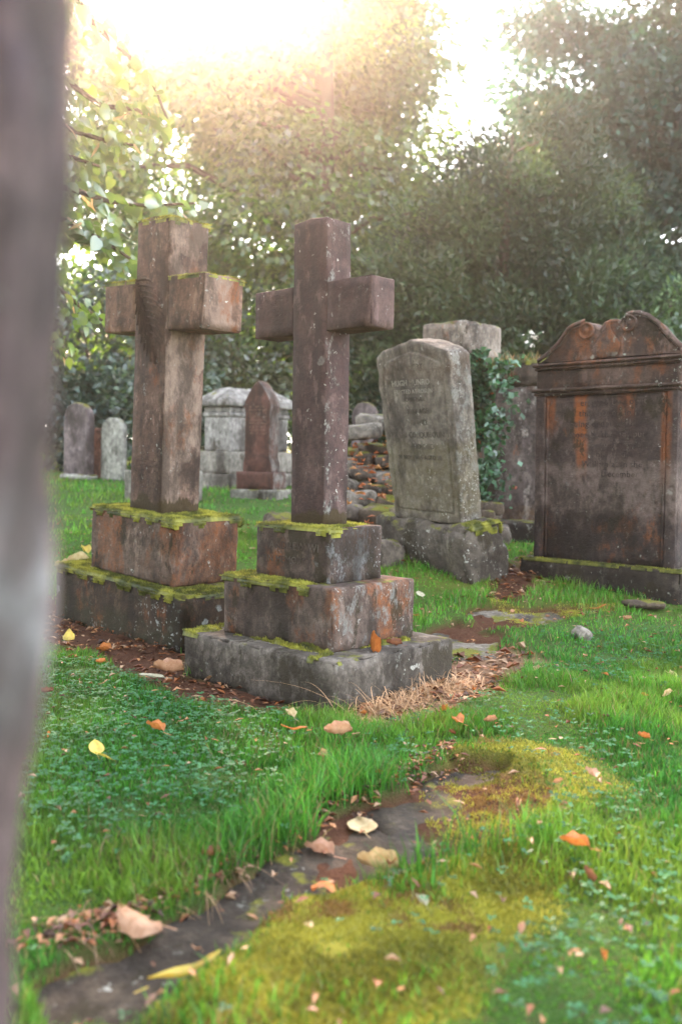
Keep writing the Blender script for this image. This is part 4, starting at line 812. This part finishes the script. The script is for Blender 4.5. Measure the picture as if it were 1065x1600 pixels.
# the lime tree whose branches hang in from the left
def leaf_mesh(name, mat, col, L=.08, W=.07, fold=.15, bend=.1, heart=True):
    prof = [(0, .0), (.04, .30), (.16, .47), (.34, .50), (.55, .42), (.75, .26), (.9, .1), (1, 0)]
    V, Fc = [], []
    for i, (t, w) in enumerate(prof):
        z = -bend * L * t * t
        V += [(-w * W, t * L - (.05 * L if heart and i == 1 else 0), z + fold * w * W), (0, t * L, z), (w * W, t * L - (.05 * L if heart and i == 1 else 0), z + fold * w * W)]
    for i in range(len(prof) - 1):
        a = 3 * i; Fc += [(a, a + 1, a + 4, a + 3), (a + 1, a + 2, a + 5, a + 4)]
    me = mesh(name, V, Fc, mat); return me
def solid_leaf(name, c, tl, trans=.5, gloss=.12):
    b = NB(name); n = b.noise(60, 3); return b.leafy(b.mix(n, tuple(x * .75 for x in c), tuple(x * 1.25 for x in c)), trans, tl, gloss, .38)
ML = [solid_leaf('lime_leaf_dark', (.05, .10, .03), (.13, .22, .03)), solid_leaf('lime_leaf_fresh', (.07, .14, .035), (.15, .27, .04)), solid_leaf('lime_leaf_yellow', (.09, .15, .03), (.22, .30, .05))]
LM = [leaf_mesh('lime_leaf_shape', ML[i], None, .075 + .006 * i, .068, (.1, .25, .4)[i], (.1, .3, .2)[i]) for i in range(3)]
bract = mesh('lime_bract_shape', [(-.006, 0, 0), (.006, 0, 0), (.009, .05, -.005), (-.009, .05, -.005), (.002, .1, -.02)], [(0, 1, 2, 3), (3, 2, 4)], solid_leaf('lime_bract', (.30, .20, .08), (.5, .34, .12)))
BR = {'A': [(-2.19, 6.9, 3.72), (-1.97, 6.9, 3.59), (-1.72, 6.8, 3.4), (-1.47, 6.8, 3.38), (-1.32, 6.8, 3.28)], 'B': [(-2.21, 7.1, 3.41), (-1.98, 7.1, 3.32), (-1.72, 7.0, 3.22), (-1.54, 7.0, 3.2)], 'C': [(-2.13, 6.7, 2.82), (-1.94, 6.8, 2.83), (-1.69, 6.9, 2.77), (-1.44, 7.0, 2.77), (-1.11, 7.1, 2.82)],
 'D': [(-2.06, 6.6, 2.62), (-1.88, 6.6, 2.54), (-1.66, 6.6, 2.43), (-1.47, 6.6, 2.31)], 'E': [(-2.14, 6.7, 2.21), (-2.0, 6.7, 2.12), (-1.85, 6.7, 2.0), (-1.69, 6.7, 1.9)], 'F': [(-1.91, 6.7, 4.16), (-1.78, 6.7, 3.95), (-1.6, 6.7, 3.78), (-1.38, 6.8, 3.61), (-1.26, 6.8, 3.32)], 'G': [(-2.23, 7.0, 3.13), (-2.0, 7.0, 3.11), (-1.77, 7.0, 3.04)], 'H': [(-2.12, 6.8, 1.82), (-2.03, 6.8, 1.73), (-1.97, 6.8, 1.64)]}
lt = prop(empty('lime_tree', (-4.2, 7.6, .28)), 'lime tree hanging leafy green branches in from the upper left', 'tree'); LB = Vector((-4.2, 7.6, .28))
V, Fc = tube([(0, 0, -.2), (.05, 0, 1.2), (.0, .05, 3), (-.1, 0, 5), (0, 0, 7.5)], [.28, .22, .2, .15, .05], 12); link('trunk', mesh('trunk', V, Fc, M_bark), lt)
nl = 0
for key, pts in BR.items():
    P = [Vector(p) - LB for p in pts]; s = P[0]; a0 = Vector((0, 0, s.z + .25 if s.z < 4 else s.z)); full = [a0, a0.lerp(s, .5) + Vector((0, 0, .18))] + P
    V, Fc = tube(full, [.03 * (1 - k / len(full)) + .004 for k in range(len(full))], 6); bo = link('branch', mesh('branch', V, Fc, M_bark), lt)
    ns = {'A': 44, 'B': 34, 'C': 50, 'D': 62, 'E': 22, 'F': 50, 'G': 26, 'H': 10}[key]
    for k in range(ns):
        t = (k + random.random()) / ns * (len(P) - 1); i = min(int(t), len(P) - 2); c = P[i].lerp(P[i + 1], t - i) + Vector((random.gauss(0, .05), random.gauss(0, .08), random.gauss(-.03, .05)))
        m = bract if random.random() < .10 else LM[random.choice((0, 0, 1, 1, 2))]
        o = link('leaf', m, bo, c, (random.gauss(-.75, .45), random.gauss(0, .5), random.gauss(-1.2, 1.1))); sc = random.uniform(.95, 1.6); o.scale = (sc, sc, sc); nl += 1

lcr = ell(150, (-5.6, 7.0, 8.2), (3.4, 3.8, 2.8), .75, .5, 5.4, lambda p: p[0] < -2.2 and p[2] > 5.2 + max(0, p[1] - 7) * .6); ci = rng.integers(0, 150, 24000); v = rng.normal(0, 1, (24000, 3)); v /= np.linalg.norm(v, axis=1)[:, None]; off = v * (rng.random(24000) ** .45)[:, None] * lcr[ci, 3][:, None] * np.array([[1, 1, .6]])
co, ix, sz, cl = leaf_cards(lcr[ci, :3] + off - np.array(LB), off, .11, .85, np.array([[.06, .11, .03]]) * (.6 + .8 * rng.random((24000, 1))), .8); link('crown', np_mesh('crown', co, ix, sz, M_leaf, cl), lt)
lv, lf = [], []
for k in range(420):
    pts = BR[random.choice('AABBCCDDDFFGE')]; t = random.random() * (len(pts) - 1); i = min(int(t), len(pts) - 2); c = Vector(pts[i]).lerp(Vector(pts[i + 1]), t - i) - LB + Vector((random.gauss(-.04, .07), random.gauss(.05, .12), random.gauss(.0, .07)))
    m_ = LM[random.choice((0, 0, 1, 1, 2))]; M_ = Matrix.Translation(c) @ (Matrix.Rotation(random.gauss(-1.2, 1.1), 4, 'Z') @ Matrix.Rotation(random.gauss(0, .5), 4, 'Y') @ Matrix.Rotation(random.gauss(-.75, .45), 4, 'X')) @ Matrix.Scale(random.uniform(.7, 1.3), 4); o_ = len(lv)
    lv += [M_ @ v.co for v in m_.vertices]; lf += [tuple(i_ + o_ for i_ in p.vertices) for p in m_.polygons]
o = link('small_leaves', mesh('small_leaves', lv, lf, ML[0]), lt); o['kind'] = 'stuff'

# ivy on the ruined tomb and a few weeds on its cap
def ivy():
    n = 4200; t = rng.random(n); side = rng.random(n) < .55
    ex, ey = np.array([math.cos(-.76), math.sin(-.76)]), np.array([-math.sin(-.76), math.cos(-.76)]); c = np.array([1.23, 8.79])
    u = rng.beta(1.6, 2.2, n); z = .42 + 1.50 * t; wdt = .75 * (1 - .5 * t)
    lx = np.where(side, .285 + .03 * rng.random(n), .28 - u * .5); ly = np.where(side, -.55 + u * wdt, -.56 - .04 * rng.random(n)); P = c + lx[:, None] * ex + ly[:, None] * ey
    keep = fbm(lx * 1 + ly, z, 5, 6) > .33; P, z, n = P[keep], z[keep], keep.sum(); base = np.array([1.23, 8.79, .33])
    m_ = 1000; tt_ = rng.random(m_); zz_ = .36 + 1.45 * tt_; xx_ = 1.22 + .10 * tt_ + np.abs(rng.normal(0, .10, m_)) - .08; yy_ = 7.93 + rng.normal(0, .04, m_) + .02 * tt_; kk_ = fbm(xx_ * 2, zz_, 4, 16) > .42
    P = np.concatenate([P, np.stack([xx_, yy_], 1)[kk_]]); z = np.concatenate([z, zz_[kk_]]); n = len(z)
    out = np.tile(np.array([[.1, -1.0, .2]]), (n, 1)); col = np.array([[.028, .09, .034]]) * (.4 + 1.5 * rng.random((n, 1))); red = rng.random(n) > .99; col[red] = (.4, .07, .02)
    co, ix, sz, cl = leaf_cards(np.column_stack([P, z]) - base, out, .055, .85, col, .6, .7)
    iv = prop(empty('ivy', tuple(base)), 'green ivy climbing the ruined tomb beside the leaning headstone', 'ivy'); o = link('leaves', np_mesh('leaves', co, ix, sz, M_dark, cl), iv); o['kind'] = 'stuff'
    st = []
    for k in range(7):
        a = c + (.29 - .03 * k) * ex + (-.56 + .03 * k) * ey; pts = [Vector((a[0] + .05 * mnoise.noise(Vector((k, j, 0))), a[1] - .03, .3 + j * .2)) - Vector(base) for j in range(7)]; st.append((pts, [.012 - .0012 * j for j in range(7)], 5))
    V, Fc = tubes(st); link('stems', mesh('stems', V, Fc, M_bark), iv)
ivy()
w_ = prop(empty('weed', (1.53, 8.05, 1.80)), 'dry flowering weeds growing on top of the streaked slab', 'weed')
m = 60; a = rng.random(m) * 6.28; rs = ribbon_set(np.column_stack([rng.normal(0, .12, m), rng.normal(0, .05, m), np.zeros(m)]), np.stack([np.cos(a) * .5, np.sin(a) * .5, .6 + rng.random(m)], 1), .05 + .13 * rng.random(m), .3 + .3 * rng.random(m), .007, np.where(rng.random((m, 1)) > .4, np.array([[.30, .17, .06]]), np.array([[.08, .12, .03]])))
bW = NB('weed_stems'); o = link('stems', np_mesh('stems', *rs[:3], bW.leafy(bW.attr(), .3), rs[3]), w_); o['kind'] = 'stuff'
fl = rng.normal(0, .035, (26, 3)) + np.array([[.06, 0, .19]]); co, ix, sz, cl = leaf_cards(fl, np.tile([[0, -.5, .5]], (26, 1)), .03, .8, np.tile([[.5, .45, .4]], (26, 1)), 0, 1)
bF = NB('weed_flower'); o = link('flowers', np_mesh('flowers', co, ix, sz, bF.leafy(bF.attr(), .3), cl), w_); o['kind'] = 'stuff'

# ------------------------------------------------------------------ fallen leaves, one by one
def fallen_mesh(name, mat, curl, bend, wav, asp=.75, stem=.35, ns=9, nw=7):
    V, Fc = [], []
    for i in range(ns):
        t = i / (ns - 1); w = asp / 2 * (math.sin(math.pi * (t ** .8)) ** .75 if 0 < t < 1 else .02)
        for j in range(nw):
            v = (j / (nw - 1) - .5) * 2; x = v * w; z = curl * v * v * w * 1.6 + bend * (t - .5) ** 2 + wav * mnoise.noise(Vector((t * 4, v * 2.2, curl * 9))) * .12 - (.03 if j == nw // 2 else 0) * w
            V.append((x * (1 - .35 * abs(curl) * v * v), t - .5, z))
    for i in range(ns - 1):
        for j in range(nw - 1): a = i * nw + j; Fc.append((a, a + 1, a + nw + 1, a + nw))
    if stem:
        o = len(V); V += [(-.012, -.5, .0), (.012, -.5, .0), (.008 + .05, -.5 - stem, .03), (-.008 + .05, -.5 - stem, .03), (.0, -.5, .02), (.05, -.5 - stem, .05)]; Fc += [(o, o + 1, o + 2, o + 3), (o, o + 4, o + 5, o + 3), (o + 4, o + 1, o + 2, o + 5)]
    zmin = min(v[2] for v in V); V = [(v[0], v[1], v[2] - zmin) for v in V]
    return mesh(name, V, Fc, mat)
def leafcol(name, c, c2):
    b = NB(name); n = b.noise(5, 5, .6); n2 = b.noise(18, 3); col = b.mix(b.ramp(n, .35, .65), c, c2); col = b.mix(b.ramp(n2, .60, .72, 0, .6), col, tuple(x * .45 for x in c2)); return b.leafy(col, .25, None, .04, .5)
LC = {'tan': leafcol('leaf_tan', (.47, .27, .16), (.36, .18, .09)), 'cream': leafcol('leaf_cream', (.58, .47, .27), (.46, .33, .16)), 'pink': leafcol('leaf_pink', (.54, .33, .23), (.42, .22, .14)), 'orange': leafcol('leaf_orange', (.52, .20, .05), (.40, .13, .03)), 'brown': leafcol('leaf_brown', (.26, .10, .045), (.16, .06, .03)), 'yellow': leafcol('leaf_yellow', (.58, .46, .07), (.50, .34, .06)), 'white': leafcol('leaf_white', (.44, .42, .32), (.34, .30, .20))}
MESHC = {}
def fm(colr, kind):
    if (colr, kind) not in MESHC:
        p = {'flat': (.12, .1, .7, .85, .3), 'cup': (.55, .25, 1.1, .72, .4), 'curl': (1.1, .6, 1.3, .45, .3), 'strip': (.5, .5, .6, .16, .2), 'dome': (-.35, -.35, 1.2, .78, .3)}[kind]
        MESHC[(colr, kind)] = fallen_mesh('fallen_leaf_shape', LC[colr], *p)
    return MESHC[(colr, kind)]
def fallen(x, y, size, colr, kind, label=None, rz=None, tilt=None, dz=.0, group=None, z=None):
    o = link('fallen_leaf', fm(colr, kind), None, (x, y, (hz(x, y) + .012 if z is None else z) + dz), (*(tilt or (random.gauss(0, .2), random.gauss(0, .2))), random.uniform(0, 6.28) if rz is None else rz)); o.scale = (size,) * 3
    prop(o, label, 'leaf', group)
fallen(-.418, 1.935, .125, 'tan', 'dome', 'largest tan leaf lying on the dark stone at lower left', 1.0, (.1, .25), .0)
fallen(.071, 2.57, .105, 'cream', 'flat', 'round cream leaf lying on the bare stone path', .2, (.05, .0))
fallen(-.045, 2.392, .088, 'pink', 'cup', 'pale pink cupped leaf on the stone left of the round cream leaf', 1.1, (.1, .2))
fallen(.105, 2.30, .11, 'cream', 'curl', 'curled tan and cream leaf on the stone at the moss edge', 1.4, (.1, .1))
fallen(-.027, 2.106, .085, 'orange', 'dome', 'peach coloured leaf with upright stem at the front edge of the moss', 2.9, (.35, .1), .012)
fallen(-.284, 1.759, .15, 'yellow', 'strip', 'long thin yellow strip of leaf on the moss at lower left', -1.0, (.1, .1), .012)
fallen(.001, 3.099, .10, 'tan', 'curl', 'rolled pinkish tan leaf on the grass below the plum cross corner', 1.9, (.1, .1), .05)
fallen(-.616, 3.136, .075, 'orange', 'cup', 'bright orange red curled leaf in the clover at left', 1.2, (.3, .2), .04)
fallen(-.749, 2.892, .06, 'yellow', 'flat', 'upper of two round yellow leaves in the clover at left', .5, (.6, .1), .045)
fallen(-.715, 2.83, .055, 'yellow', 'flat', 'lower of two round yellow leaves in the clover at left', 1.9, (.5, .2), .045)
fallen(-.149, 3.16, .095, 'orange', 'strip', 'arched amber leaf on the grass left of the rolled tan leaf', 2.0, (.2, .2), .05)
fallen(.751, 2.763, .06, 'pink', 'cup', 'pale pink leaf on the grass at right beside the mossy patch', .4, (.2, .4), .03)
fallen(.186, 2.01, .035, 'white', 'cup', 'small whitish leaf standing on the moss in the lower middle', .9, (.5, .2), .012)
fallen(-1.161, 4.643, .085, 'orange', 'cup', 'amber leaf on the litter in front of the black mossy block', 1.4, None, .01)
fallen(-1.354, 4.705, .085, 'yellow', 'dome', 'pale yellow leaf at the turf edge left of the amber leaf', .2, (.5, .1), .05)
fallen(-.778, 4.267, .14, 'tan', 'curl', 'broad tan leaf lying in the litter near the grey step corner', 1.8, (.2, .1), .01)
fallen(-.788, 3.95, .11, 'white', 'flat', 'whitish leaf on the grass edge below the tan litter leaf', 1.5, (.1, .1), .045)
fallen(1.519, 5.514, .10, 'orange', 'strip', 'orange strip of leaf on the lawn before the large scrolled headstone', 1.2, None, .04)
fallen(-1.95, 6.7, .16, 'cream', 'curl', 'lower of two cream leaves beside the left mossy block', 1.4, None, .03)
fallen(-1.93, 6.95, .16, 'cream', 'cup', 'upper cream leaf on the grass beside the left mossy block', 1.7, None, .03)
fallen(-1.95, 7.2, .13, 'yellow', 'cup', 'yellow leaf resting on grass left of the tall brown cross base', .7, (.4, .1), .04)
fallen(-.174, 3.367, .06, 'cream', 'cup', 'pale leaf in the grass under the grey bottom step', .7, None, .05)
fallen(.584, 2.273, .075, 'orange', 'cup', 'peach leaf sunk in the grass at the right of the moss', 1.3, None, .03)
fallen(.571, 2.104, .04, 'brown', 'curl', 'small brown leaf stuck upright in the grass at lower right', 1.2, (.9, .2), .04)
fallen(.432, 3.345, .07, 'orange', 'cup', 'orange leaf on the grass just above the mossy slab', .4, None, .04)
fallen(.487, 5.72, .07, 'white', 'flat', 'pale green leaf on grass behind the right corner of the steps', .4, (.4, .1), .05)
rs_ = Matrix.Rotation(-.753, 3, 'Z'); pp = rs_ @ Vector((.40, -.09, 0)) + Vector((-.098, 4.264, 0))
fallen(pp.x, pp.y, .115, 'orange', 'curl', 'rusty red leaf propped on the grey bottom step', .5, (1.0, .3), .02, z=.178)
pp = rs_ @ Vector((.41, .05, 0)) + Vector((-.098, 4.264, 0)); fallen(pp.x, pp.y, .07, 'brown', 'curl', 'small brown leaf lying flat on the grey bottom step', 1.5, (.1, .1), .0, z=.18)
REG = random.Random(21); n_ = 0
while n_ < 110:
    y = math.sqrt(REG.random() * (8.5 ** 2 - 1.7 ** 2) + 1.7 ** 2); x = (REG.random() * 2 - 1) * .38 * y
    if REG.random() > (1 if y < 6 else .6): continue
    lx, ly = abs((x + .1) * .73 - (y - 4.26) * .68), abs((x + .1) * .68 + (y - 4.26) * .73)
    if lx < .5 and ly < .42: continue
    if math.hypot(x + 1.03, y - 5.42) < .75 or math.hypot(x - .72, y - 6.73) < .5 or math.hypot(x - 1.78, y - 6.3) < .6 or (y > 6.6 and -.1 < x < 1): continue
    cl_, kd_ = REG.choice(('orange', 'brown', 'tan', 'orange', 'pink', 'tan', 'cream')), REG.choice(('curl', 'curl', 'strip', 'strip', 'cup'))
    wh = 'behind the crosses on the far lawn' if y > 5.6 and x < .4 else 'before the two right hand headstones' if y > 4.6 and x > .3 else 'in the grass left of the stone path' if x < -.1 else 'in the grass right of the moss' if y < 3.2 else 'on the lawn right of the stepped base'
    lb = 'small %s %s leaf %s' % ({'pink': 'pinkish'}.get(cl_, cl_), {'curl': 'curled', 'strip': 'narrow', 'cup': 'cupped'}[kd_], wh)
    fallen(x, y, REG.uniform(.022, .055), cl_, kd_, lb, None, None, .022, lb + 's'); n_ += 1
# loose stones
prop(block('loose_stone', (.10, .08, .07), M_rub[0], None, loc=(1.294, 5.007, .055), rot=(.2, .5, .4), r=.025, rough=.008, chip=.006, step=.02, seed=91), 'small pale stone lying on the lawn at right', 'stone')
prop(block('loose_stone', (.24, .12, .04), M_rub[2], None, loc=(1.84, 5.70, .115), rot=(.0, .05, .1), r=.018, rough=.008, chip=.006, step=.03, seed=92), 'flat brown stone in the grass before the scrolled headstone', 'stone')

# ------------------------------------------------------------------ haze volume added to make the air glow around the sun
hv = [(sx * 60.8, y, z) for z in (-1.6, 19.5) for (sx, y) in ((-1, -15.8), (1, -15.8), (1, 70.8), (-1, 70.8))]
hzm = bpy.data.materials.new('glow_haze'); hzm.use_nodes = True; hn = hzm.node_tree.nodes; hn.clear(); ho = hn.new('ShaderNodeOutputMaterial'); pv = hn.new('ShaderNodeVolumePrincipled')
pv.inputs['Color'].default_value = (.95, .93, .90, 1); pv.inputs['Density'].default_value = HAZE_DENSITY; pv.inputs['Anisotropy'].default_value = HAZE_G; hzm.node_tree.links.new(pv.outputs[0], ho.inputs['Volume'])
V = [( x * 1.0, y, z) for (x, y, z) in hv]
if HAZE_DENSITY > 0: prop(link('haze', mesh('haze', V, [(3, 2, 1, 0), (4, 5, 6, 7), (0, 1, 5, 4), (1, 2, 6, 5), (2, 3, 7, 6), (3, 0, 4, 7)], hzm, False)), "thin warm haze added to make the air glow around the sun", "haze", kind='stuff')
